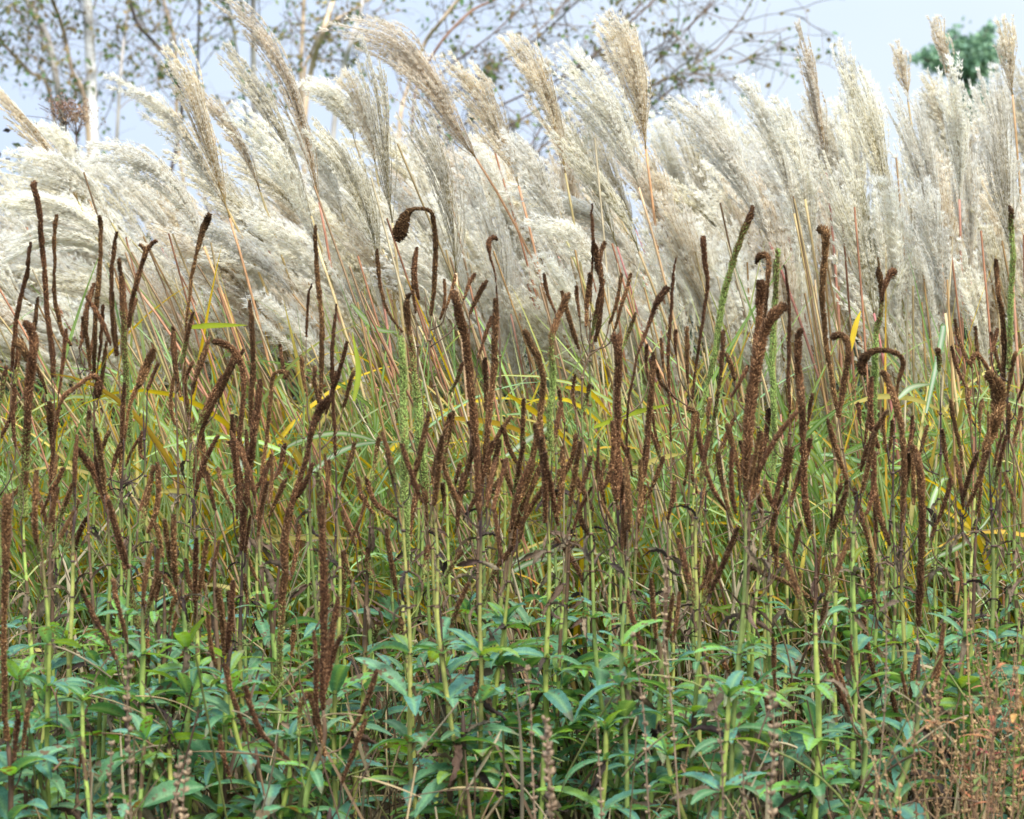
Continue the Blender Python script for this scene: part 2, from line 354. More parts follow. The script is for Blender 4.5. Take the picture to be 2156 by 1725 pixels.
# ---- plumes one can point at: depth, axis tip->base, width, tone, fluff, wind, racemes, label, short name
HP = [
 (9.3, [(508,3),(560,70),(612,180),(648,300),(672,425)], 62, TAN, .45, .35, 30, 'tallest tan silver grass plume, its narrow tip touching the top edge', 'the tallest plume'),
 (9.2, [(492,98),(545,190),(590,280),(628,372),(655,455)], 78, GRT, .4, .3, 30, 'olive tan silver grass plume just left of and below the tallest plume', 'the olive plume beside the tallest'),
 (9.0, [(372,98),(402,175),(432,290),(462,390),(484,460)], 92, TAN, .5, .35, 36, 'dense tan silver grass plume with dark core and white fringe, left of the tallest', 'the dark cored plume'),
 (9.1, [(268,158),(330,205),(390,280),(440,370),(478,440)], 42, CRM, .9, .6, 20, 'thin white silver grass plume bent far to the left over the sky', 'the thin white bent plume'),
 (9.6, [(-20,165),(50,245),(100,310),(140,375),(165,425)], 56, TAN, .45, .3, 26, 'narrow tan silver grass plume crossing the left edge of the photo', 'the plume at the left edge'),
 (10.2, [(85,260),(120,285),(150,325),(172,380)], 60, CRM, .9, .4, 24, 'short fluffy cream plume close behind the narrow tan one at left', 'the short fluffy plume at left'),
 (9.5, [(765,35),(840,75),(905,165),(950,255),(1003,335)], 105, TAN, .8, .8, 46, 'big bushy golden tan silver grass plume arching left at top centre', 'the big bushy arching plume'),
 (8.9, [(768,92),(790,180),(806,290),(818,400),(826,470)], 82, GRT, .35, .15, 26, 'upright grey green silver grass plume with separate straight strands, under the bushy one', 'the upright stranded plume'),
 (8.7, [(872,212),(905,290),(935,380),(952,480),(960,575)], 112, GRT, .35, .15, 30, 'long stranded olive silver grass plume above the drooping brown flag of seed spike', 'the long stranded plume'),
 (9.3, [(962,112),(1010,190),(1050,280),(1078,340),(1092,392)], 98, TAN, .7, .45, 38, 'feathery beige silver grass plume left of the tan one against birch twigs', 'the feathery beige plume'),
 (9.2, [(1088,72),(1125,140),(1158,220),(1178,300),(1190,365)], 92, TAN, .7, .3, 42, 'bushy tan silver grass plume standing alone against the birch twigs in mid photo', 'the bushy plume in mid photo'),
 (9.2, [(1195,98),(1245,170),(1290,250),(1325,330),(1345,395)], 128, CRM, .7, .4, 44, 'wide cream silver grass plume fanning left, front of the pair right of centre', 'the wide fanned plume'),
 (9.4, [(1285,30),(1315,95),(1340,180),(1352,250),(1360,315)], 118, TAN, .8, .3, 46, 'tall broad cream silver grass plume of the pair right of centre, higher one', 'the broad high plume'),
 (9.6, [(1686,52),(1702,120),(1718,210),(1732,290),(1740,362)], 52, TAN, .4, .08, 28, 'slim upright tan silver grass plume rising alone into the clear sky', 'the slim plume in clear sky'),
 (9.8, [(1772,88),(1785,150),(1795,240),(1802,320)], 60, CRM, .5, .06, 26, 'pale slim silver grass plume right of the lone tan one in clear sky', 'the pale slim plume'),
 (10.6, [(1888,88),(1898,120),(1905,165),(1912,215)], 52, TAN, .5, .05, 24, 'small tan silver grass plume left of the far green tree', 'the small tan plume'),
 (10.8, [(1968,42),(1980,85),(1992,130),(2000,180)], 48, TAN, .4, .05, 24, 'tan wispy silver grass plume in front of the far green tree', 'the wispy plume by the green tree'),
 (10.4, [(2116,40),(2122,85),(2126,135),(2132,200)], 66, TAN, .5, .03, 28, 'loose tan silver grass plume near the top right corner', 'the plume in the top right corner'),
 (9.3, [(1572,162),(1610,240),(1640,320),(1660,390),(1672,450)], 78, CRM, .6, .2, 32, 'cream silver grass plume leaning left, just left of the lone tan upright', 'the leaning cream plume'),
 (9.1, [(1432,205),(1500,280),(1550,360),(1590,440),(1620,510)], 86, CRM, .7, .35, 36, 'long beige plume on a diagonal between broad pair and lone tan upright', 'the diagonal beige plume'),
 (9.0, [(1185,285),(1235,350),(1280,410),(1320,470),(1345,530)], 66, GRT, .4, .3, 24, 'narrow olive plume below the wide fanned plume right of centre', 'the narrow olive plume'),
 (9.8, [(648,168),(690,190),(725,235),(748,300)], 84, CRM, .95, .6, 34, 'fluffy cream plume between the tallest plume and the big bushy one', 'the fluffy cream plume'),
 (9.7, [(735,150),(760,210),(778,270),(790,345)], 60, TAN, .85, .4, 28, 'short golden plume squeezed left of the upright stranded one', 'the short golden plume'),
 (9.3, [(440,200),(490,270),(525,340),(548,405)], 46, TAN, .6, .4, 24, 'small dark tan plume half hidden between the dark cored and olive plumes', 'the half hidden tan plume'),
 (8.9, [(505,215),(560,290),(610,370),(650,470),(668,520)], 80, CRM, .6, .4, 32, 'cream plume below the olive one, leaning left in front', 'the cream plume under the olive one'),
 (8.8, [(680,255),(725,330),(762,420),(785,500),(795,560)], 96, GRT, .5, .3, 34, 'pale olive stranded plume above the thin curved seed spike left of centre', 'the pale olive plume'),
 (9.9, [(600,250),(650,300),(700,380),(720,450)], 80, CRM, .8, .5, 30, None, None),
 (8.9, [(205,300),(290,325),(360,385),(405,460),(430,520)], 84, CRM, .9, .6, 34, 'white fluffy plume swept left under the birch trunks', 'the white plume under the birches'),
 (9.4, [(40,315),(120,345),(190,400),(235,470)], 76, CRM, .9, .6, 30, 'white plume swept left beneath the narrow tan one at the left edge', 'the swept white plume at left'),
 (8.8, [(0,425),(80,425),(160,450),(220,500),(250,560)], 70, CRM, .8, .6, 28, 'silvery plume blown almost flat above the tall spike at far left', 'the flat blown silver plume'),
 (8.8, [(30,520),(110,495),(190,510),(250,560),(290,610)], 76, CRM, .6, .5, 28, 'grey white plume lying nearly horizontal at far left', 'the horizontal grey plume'),
 (9.0, [(1640,210),(1660,260),(1680,330),(1695,420)], 70, CRM, .7, .2, 30, None, None),
 (9.2, [(1800,130),(1825,220),(1850,320),(1868,420),(1880,500)], 84, GRT, .5, .1, 34, 'tall upright straw coloured plume in the middle of the right hand mass', 'the straw coloured upright'),
 (9.0, [(1895,190),(1925,280),(1950,370),(1968,460),(1980,540)], 100, CRM, .5, .1, 36, 'broad upright cream plume with straight strands right of the straw coloured one', 'the broad upright cream plume'),
 (9.3, [(1995,130),(2005,220),(2015,320),(2020,420)], 84, CRM, .6, .05, 34, 'pale upright plume below the wispy one by the green tree', 'the pale upright plume'),
 (8.8, [(1745,330),(1775,420),(1800,500),(1825,590),(1840,660)], 110, GRT, .4, .15, 36, 'wide stranded grey green plume low in the right hand mass above the Y shaped spike', 'the wide grey green plume'),
 (8.7, [(2100,190),(2110,290),(2118,380),(2125,470),(2130,560)], 96, GRT, .45, .05, 34, 'long straight olive plume along the right edge of the photo', 'the long plume at the right edge'),
 (8.7, [(1940,390),(1955,470),(1975,560),(1990,660)], 92, CRM, .45, .05, 32, 'low pale stranded plume standing left of the fat twisted spike at right', 'the low stranded plume'),
 (8.9, [(1075,280),(1120,350),(1160,430),(1190,500)], 86, CRM, .8, .4, 30, None, None),
 (8.8, [(1130,460),(1200,490),(1260,560),(1300,620)], 66, CRM, .8, .5, 24, None, None),
]
r = np.random.default_rng(3)
for h in HP:
    stalk(r, h[0], h[1], h[2], h[3], h[4], h[5], int(h[6]*1.35), tag=h[7], short=h[8],
          words=('tan' if h[3] == TAN else 'olive' if h[3] == GRT else 'cream', 'fluffy' if h[4] > .65 else 'stranded'))

# ---- filler plumes: a set of shapes made once, copied
VAR = []; VMB = []
for k in range(16):
    rr = np.random.default_rng(100+k); bend = [0.01, 0.03, 0.06, 0.11][k % 4]
    L = 0.44; t = np.linspace(0, 1, 6)
    P = np.stack([-bend*t**2*1.6, rr.uniform(-.01, .01)*t, L*t*(1-bend*.6*t)], -1)
    fl = [0.85, 0.5, 0.7, 0.35][(k//4) % 4]; tone = [CRM, CRM, TAN, GRT][(k//4+k) % 4]
    mb = MB(); plume_geo(mb, rr, P, [0.15, 0.12, 0.17, 0.13][(k*7//3) % 4], 36, fl, [0.1, 0.25, 0.45, 0.8][k % 4], tone)
    VMB.append((np.vstack(mb.V), np.vstack(mb.C), np.vstack(mb.Q)))
    VAR.append((mb.mesh('plume', M_plume), ['cream', 'cream', 'tan', 'olive'][(k//4+k) % 4], 'fluffy' if fl > .65 else 'stranded', P[-1], k % 4))
SKX = [-150, 0, 200, 400, 600, 800, 1000, 1200, 1400, 1600, 1800, 2000, 2160, 2300]
SKY = [330, 320, 320, 300, 270, 255, 240, 225, 205, 175, 155, 140, 140, 150]
LEX = [-150, 0, 300, 600, 900, 1200, 1500, 1750, 2300]
LEA = [42, 39, 34, 26, 22, 20, 15, 6, 2]
r = np.random.default_rng(21)
cnt = 0
for k in range(258):
    x = -140+(2160+280)*((k*0.61803398875) % 1.0); lvl = r.uniform(0, 1)
    d = r.uniform(9.4, 11.8) if lvl < .45 else r.uniform(9.05, 10.5)
    y = np.interp(x, SKX, SKY)+ (lvl**1.1)*np.interp(x, [0, 400, 800, 1200, 2156], [410, 370, 370, 410, 530])+r.uniform(-15, 15)
    if 1330 < x < 1420 and y < 210: y += 45
    lean = math.radians(np.interp(x, LEX, LEA)+r.normal()*7+lvl*np.interp(x, [0, 900, 1600], [12, 5, 0]))
    lean = max(-0.06, lean)
    vi = r.integers(16)
    if lean < 0.25 and VAR[vi][4] > 1: vi = (vi//4)*4+r.integers(2)
    if x < 550 and VAR[vi][4] == 3: vi -= 1
    if x > 550 and VAR[vi][4] > 1 and r.uniform() < .9: vi = (vi//4)*4+r.integers(2)
    me, w1, w2, tipv, _ = VAR[vi]
    sclp = r.uniform(0.95, 1.3)
    tip = W(x, y, d)
    # rotate about Y so that +Z leans to -X
    ca, sa = math.cos(lean), math.sin(lean)
    tl = np.array([ca*tipv[0]-sa*tipv[2], tipv[1], sa*tipv[0]+ca*tipv[2]])*sclp
    base = tip-tl
    if base[2] < 0.7: continue
    dr = np.array([-sa, 0, ca])
    gx = base[0]-dr[0]*base[2]*0.62+r.uniform(-.08, .08)
    cu = culm_pts(base, dr, gx, d, 12); org = cu[0].copy(); org[2] = 0
    root = empty('silver_grass_stalk', org, 'silver grass', 'silver grass stalks')
    cc = np.array(CULMC[r.integers(len(CULMC))])*r.uniform(0.8, 1.15)
    mb = MB(); mb.tube(cu, np.linspace(0.0055, 0.0032, len(cu)), cc, 5); mb.obj('culm', M_culm, root, org, True)
    inst('plume', me, root, tuple(base-org), (0, -lean, r.uniform(-.25, .25)), sclp)
    stalks.append(dict(root=root, tip=(x, y), short=None, label=None, words=(w1, w2), d=d)); cnt += 1

# ---- the plumes beyond the first three hundred, far back, as one mass
r = np.random.default_rng(23); mass = MB()
for k in range(110+64):
    x = -140+2440*((k*0.61803398875+.4) % 1.0) if k < 110 else (-950+26*(k-110) if k < 142 else 2290+26*(k-142)); d = r.uniform(10.4, 12.4) if k < 110 else r.uniform(9.3, 11.5)
    y = np.interp(x, SKX, SKY)+25+r.uniform(0, 1)*np.interp(x, [0, 400, 1200, 2156], [300, 330, 360, 420])
    lean = max(-.06, math.radians(np.interp(x, LEX, LEA)+r.normal()*7)); vi = (r.integers(4))*4+r.integers(2)
    V, C, Q = VMB[vi]; tipv = VAR[vi][3]; sl_ = r.uniform(1.05, 1.4); ca, sa = math.cos(lean), math.sin(lean)
    R = np.array([[ca, 0, -sa], [0, 1, 0], [sa, 0, ca]]); base = W(x, y, d)-R@tipv*sl_
    if base[2] < .5: continue
    keep = (np.arange(len(Q)) % 3) != 2
    mass.add(V@R.T*sl_+base, C, Q[keep])
    mass.tube(culm_pts(base, np.array([-sa, 0, ca]), base[0]+sa*base[2]*.6, d, 8), .0045, np.array(CULMC[r.integers(6)]), 4)
o = mass.obj('silver_grass_plume_mass', M_plume); o['kind'] = 'stuff'; o['category'] = 'silver grass'
o['label'] = 'pale mass of further silver grass plumes filling the gaps at the back'

# ---- foliage of the silver grass: uncountable blades
r = np.random.default_rng(8)
mb = MB()
r2 = np.random.default_rng(808)
for k in range(6800+2600):
    d = r.uniform(8.6, 10.8) if k % 3 else r.uniform(8.5, 9.3); xw = r.uniform(-2.35, 2.45)*d/9.5
    if k >= 6800: xw = r2.choice([-1, 1])*r2.uniform(2.3, 3.8)*d/9.5
    zb = r.uniform(0, 0.35) if k % 5 < 3 else r.uniform(.2, .68); hd = (math.pi if r.uniform() < .68 else 0)+r.normal()*0.7
    ln = r.uniform(0.5, 1.12); 
    pth, sd = blade_path((xw, d, zb), hd, ln, r.uniform(66, 88), r.choice([10, 30, 60, 120])*r.uniform(.6, 1.3), 12, r.uniform(-.02, .02))
    tw = r.choice([-1, 1])*r.uniform(.35, 1.35); sdv = unit(np.array([sd[0]*math.cos(tw), sd[1]*math.cos(tw), math.sin(tw)]))
    c, md = blade_cols(r, 12, 0.04+0.1*(zb < .1))
    mb.ribbon(pth, r.uniform(0.006, 0.0125)*np.sin(np.linspace(0.5, math.pi-.02, 12)), sdv, c, 0.25, md)
# long arching blades seen clearly in front of the mass
HB = [([(590,948),(640,925),(710,912),(780,925),(840,962)], 0), ([(640,1010),(700,960),(760,935),(850,930)], 2), ([(1055,1205),(1110,1170),(1190,1155),(1265,1168)], 8),
 ([(1060,1215),(1130,1180),(1240,1172)], 2), ([(930,880),(1010,885),(1090,905),(1180,960)], 5), ([(780,1340),(860,1310),(940,1320)], 8),
 ([(1950,1180),(2000,1160),(2050,1130),(2090,1080)], 0), ([(1957,1130),(1962,1060),(1985,1010),(2010,1015)], 1), ([(1790,850),(1850,835),(1930,842),(2010,880)], 6),
 ([(1890,840),(1920,815),(1965,808)], 8), ([(740,640),(790,690),(840,700)], 1), ([(1070,830),(1150,885),(1215,950)], 4), ([(1190,815),(1240,825),(1290,880)], 4),
 ([(1065,960),(1120,920),(1190,880)], 8), ([(1300,1000),(1390,965),(1440,955)], 6), ([(745,845),(755,780),(742,700)], 3), ([(390,690),(450,685),(520,685)], 3),
 ([(1790,740),(1800,690),(1812,655)], 4), ([(1250,900),(1330,870),(1420,850)], 3), ([(2040,1370),(1990,1350),(1900,1370)], 6), ([(330,1035),(400,1035),(470,1060)], 6),
 ([(500,1080),(505,1000),(515,930)], 8), ([(1950,870),(1985,700),(1980,690)], 2), ([(560,1140),(640,1130),(760,1135)], 6), ([(760,1230),(840,1255),(900,1290)], 5)]
for tr, ci in HB:
    pts = np.array([W(x, y, 8.35+0.02*i) for i, (x, y) in enumerate(tr)]); pts = smooth(pts, 14)
    T = unit(np.gradient(pts, axis=0)); sd = unit(np.cross(T, np.array([0.1, 1, 0.35])))
    a = np.array(BLC[ci][0]); mb.ribbon(pts, 0.009*np.sin(np.linspace(0.5, math.pi-.1, 14)), sd, a*1.05, 0.2, np.array([.6, .64, .52]) if ci in (0, 1, 2, 8) else a*1.2)
o = mb.obj('silver_grass_foliage', M_blade, None, (0, 0, 0), True); o['kind'] = 'stuff'
o['label'] = 'green, yellow and striped arching blades at the foot of the silver grass'; o['category'] = 'grass'

# bare culms and straw lower down
mb = MB()
for k in range(1500):
    d = r.uniform(8.4, 10.2); xw = r.uniform(-2.4, 2.5)*d/9.5 if k < 1000 else r2.choice([-1, 1])*r2.uniform(2.4, 3.8)*d/9.5; ln = r.uniform(0.9, 1.65) if k % 3 else r.uniform(.3, .9)
    le = math.radians(np.interp(xw/d*F+1078, LEX, LEA)*0.72+r.normal()*6); tq = np.linspace(0, 1, 6)[:, None]
    if k % 12 == 0: le = r.normal()*0.8; 
    z0 = r.uniform(0, .5) if k % 4 == 0 else r.uniform(0, .15)
    P = np.array([xw, d, z0])+tq*ln*np.array([-math.sin(le), r.normal()*.08, math.cos(le)])+tq**2*np.array([-.06, 0, -.02])
    c = np.array([(0.50, 0.37, 0.18), (0.42, 0.26, 0.11), (0.58, 0.48, 0.30), (0.34, 0.22, 0.12), (0.42, 0.20, 0.11)][r.integers(5)])*r.uniform(.7, 1.15)
    if k % 3: mb.tube(P, np.linspace(.0050, .0032, 6), c, 4, cap=False)
    else: mb.ribbon(P, .006*np.sin(np.linspace(.5, 3.0, 6)), unit(np.array([1, r.normal()*.5, .2])), c, .3)
o = mb.obj('dead_grass', M_straw, None, (0, 0, 0), False); o['kind'] = 'stuff'
o['label'] = 'dry straw coloured dead stems among the silver grass'; o['category'] = 'dead grass'

# ================================================================== culver's root
SPB = np.array([0.100, 0.049, 0.021]); SPG = np.array([0.24, 0.31, 0.085])
def spike_geo(mb, r, P, R, green, rust=1.0, dens=1.0):
    """P path tip->base, R radius per point, green 0..1 per point"""
    n = len(P); L = arclen(P)
    ph = r.uniform(0, 6.3, 3); R = R*(1+.05*np.sin(L*55+ph[0])+.04*np.sin(L*131+ph[1]))
    cores = (SPB*0.55*rust)[None, :]*(1-green[:, None])+(SPG*0.5)[None, :]*green[:, None]
    mb.tube(P, R*0.62, cores, 7)
    area = np.trapezoid(2*np.pi*np.maximum(R, .0025)*0.8, L) if hasattr(np, 'trapezoid') else np.trapz(2*np.pi*R*0.8, L)
    cs = 0.0036                                     # capsule size
    m = int(dens*area/(cs*cs*0.75))+6
    dA = np.concatenate([[0], np.cumsum((R[1:]+R[:-1])/2*np.diff(L))]); dA /= dA[-1]
    q = (np.arange(m)+0.5)/m; sl = np.interp(q, dA, L)
    C0 = np.stack([np.interp(sl, L, P[:, k]) for k in range(3)], -1)
    g = np.gradient(P, axis=0); T = unit(np.stack([np.interp(sl, L, g[:, k]) for k in range(3)], -1))
    Rr = np.interp(sl, L, R); gr = np.interp(sl, L, green)
    th = np.arange(m)*2.39996+r.normal(size=m)*.25
    a = unit(np.cross(T, np.array([.13, .97, .2]))); b = np.cross(T, a)
    N = np.cos(th)[:, None]*a+np.sin(th)[:, None]*b
    S = np.cross(T, N)
    out = unit(N-T*0.55+r.normal(size=(m, 3))*.15)
    h = (Rr*0.38+0.0028)*r.uniform(.75, 1.25, m); bw = cs*0.5*r.uniform(.8, 1.2, m)
    B = C0+N*(Rr*0.56)[:, None]
    v0 = B+T*bw[:, None]; v1 = B+S*bw[:, None]; v2 = B-T*bw[:, None]; v3 = B-S*bw[:, None]; tip = B+out*h[:, None]
    tip2 = tip+S*(bw*.45)[:, None]; tip = tip-S*(bw*.45)[:, None]
    V = np.stack([v0, v1, v2, v3, tip, tip2], 1).reshape(-1, 3)
    i = np.arange(m)[:, None]*6
    Tt = (i[:, :, None]+np.array([[0, 5, 4], [1, 5, 0], [1, 2, 5], [2, 4, 5], [2, 3, 4], [3, 0, 4]])[None]).reshape(-1, 3)
    keepc = (np.sin(sl*90+ph[2])+r.normal(size=m)*.8 < 1.25)
    gg = np.clip(gr+r.normal(size=m)*.42*(gr > .02), 0, 1)[:, None]
    cb = SPB*rust*r.uniform(.55, 1.6, (m, 1)); lt = r.uniform(size=m) < .10; cb[lt] = np.array([.30, .17, .08])*rust
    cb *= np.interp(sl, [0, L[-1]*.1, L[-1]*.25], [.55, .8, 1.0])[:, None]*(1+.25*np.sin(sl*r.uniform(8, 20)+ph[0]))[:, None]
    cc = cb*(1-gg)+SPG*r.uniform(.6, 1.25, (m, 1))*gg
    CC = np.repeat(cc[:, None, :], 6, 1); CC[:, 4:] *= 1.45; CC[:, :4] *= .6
    mb.add(V, np.clip(CC.reshape(-1, 3), 0, .9), None, Tt.reshape(m, -1, 3)[keepc].reshape(-1, 3))

def spike_from_px(r, name, root, org, d, tr, green=None, rust=1.0, wob=0.012, dens=1.0):
    A = np.array([(p[0], p[1]) for p in tr], float); wv = np.array([p[2] for p in tr], float)
    if len(A) == 2: A = np.array([A[0], (A[0]+A[1])/2, A[1]]); wv = np.array([wv[0], wv.mean(), wv[1]])
    if green is None: gv = np.zeros(len(A))
    else: gv = np.array(green, float); gv = np.interp(np.linspace(0, 1, len(A)), np.linspace(0, 1, len(gv)), gv)
    dep = d+np.cumsum(r.normal(size=len(A)))*wob*0.6
    P = np.array([W(x, y, dd) for (x, y), dd in zip(A, dep)])
    n = max(10, int(arclen(P)[-1]/0.014)+2)
    S = smooth(np.hstack([P, (wv*.90/2/ppm(d))[:, None], gv[:, None]]), n)
    S[1:-1, 0] += np.convolve(r.normal(size=n-2)*.0018, np.ones(3)/3, 'same')
    R = np.maximum(S[:, 3], 0.0012)*(1+r.normal(size=n)*.07)
    R[0] *= .6
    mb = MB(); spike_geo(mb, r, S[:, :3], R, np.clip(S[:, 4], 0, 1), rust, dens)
    o = mb.obj(name, M_spike, root, org)
    return o, S[-1, :3], S[-2, :3]

# leaf shapes
def leaf_mesh(k, kind='green'):
    rr = np.random.default_rng(500+k); n = 19; L = 1.0
    t = np.linspace(0, 1, n); el = math.radians(rr.uniform(15, 40)); dr = math.radians(rr.uniform(35, 85))
    if kind == 'dry': el = math.radians(rr.uniform(-40, 30)); dr = math.radians(rr.uniform(30, 115))
    ang = el-dr*t**1.1
    X = np.concatenate([[0], np.cumsum(np.cos(ang[:-1])/(n-1))]); Z = np.concatenate([[0], np.cumsum(np.sin(ang[:-1])/(n-1))])
    Y = 0.05*rr.normal()*t**2
    P = np.stack([X, Y, Z], -1)
    hw = (0.132 if kind == 'green' else .07)*rr.uniform(.85, 1.15)*np.sin(np.pi*np.clip(t, 0, 1)**0.78)**0.8+0.006
    hw[-1] = 0.002
    teeth = hw*(1+0.10*(np.arange(n) % 2)-.03)
    N = np.stack([-np.sin(ang), np.zeros(n), np.cos(ang)], -1)
    if kind == 'dry':
        tw = rr.uniform(-2.5, 2.5)*t; fold = rr.uniform(.5, 1.2)
    else: tw = rr.uniform(-.5, .5)*t; fold = rr.uniform(.12, .45)
    sd = np.array([0, 1.0, 0])[None]*np.cos(tw)[:, None]+N*np.sin(tw)[:, None]
    N2 = np.cross(np.gradient(P, axis=0), sd); N2 = unit(N2)
    if N2[:, 2].mean() < 0: N2 = -N2
    cols = []
    for f in (-1, -.5, 0, .5, 1):
        wv = (teeth if abs(f) == 1 else hw*1.0)*f
        cols.append(P+(rr.normal(size=(n, 3))*.016 if kind == 'dry' else 0)+sd*wv[:, None]+N2*(fold*np.abs(wv)*(1 if abs(f) < 1 else 1.0)+(rr.normal(size=n)*.004 if abs(f) == 1 else 0))[:, None])
    V = np.stack(cols, 1).reshape(-1, 3)
    if kind == 'green':
        ge = np.array([0.072, 0.19, 0.080]); gm = np.array([0.17, 0.32, 0.15]); 
        if k % 4 == 3: ge = np.array([0.17, 0.31, 0.05])
        if k % 4 == 1: ge = np.array([0.080, 0.21, 0.155])
        if k % 6 == 2: ge = np.array([0.10, 0.21, 0.11])
    else: ge = np.array([(0.10, 0.065, 0.04), (0.20, 0.14, 0.09), (0.05, 0.035, 0.028), (0.15, 0.115, 0.075)][k % 4]); gm = ge*1.2
    C = np.tile(ge, (n*5, 1)).reshape(n, 5, 3)*rr.uniform(.85, 1.15, (n, 1, 1)); C[:, 2] = gm
    if kind == 'green' and k % 3 == 0: C[-4:] = C[-4:]*.4+np.array([.16, .10, .06])*.6
    i = (np.arange(n-1)*5)[:, None]+np.arange(4)[None]; i = i.ravel()
    Q = np.stack([i, i+1, i+6, i+5], -1)
    mb = MB(); mb.add(V, C.reshape(-1, 3), Q)
    # petiole
    mb.tube(np.array([[-.06, 0, -.02], [0, 0, 0], [.04, 0, Z[1]]]), .008, gm, 4)
    return mb.mesh('leaf' if kind == 'green' else 'dry_leaf', M_leaf if kind == 'green' else M_dry, smooth=True)
LEAF = [leaf_mesh(k) for k in range(14)]
DRYL = [leaf_mesh(50+k, 'dry') for k in range(8)]
# short side spikes to copy
SIDE = []
for k in range(12):
    rr = np.random.default_rng(700+k); n = 14; L = 1.0; t = np.linspace(0, 1, n)
    cv = rr.uniform(-.12, .2)
    P = np.stack([cv*np.sin(t*2.2), 0.04*rr.normal()*t, 1-t], -1)*0.17
    g = np.clip((t-.6)*2.0, 0, 1) if k % 5 == 0 else t*0
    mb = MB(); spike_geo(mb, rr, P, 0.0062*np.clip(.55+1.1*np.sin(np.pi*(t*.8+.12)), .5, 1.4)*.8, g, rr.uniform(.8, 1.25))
    SIDE.append(mb.mesh('seed_spike', M_spike))

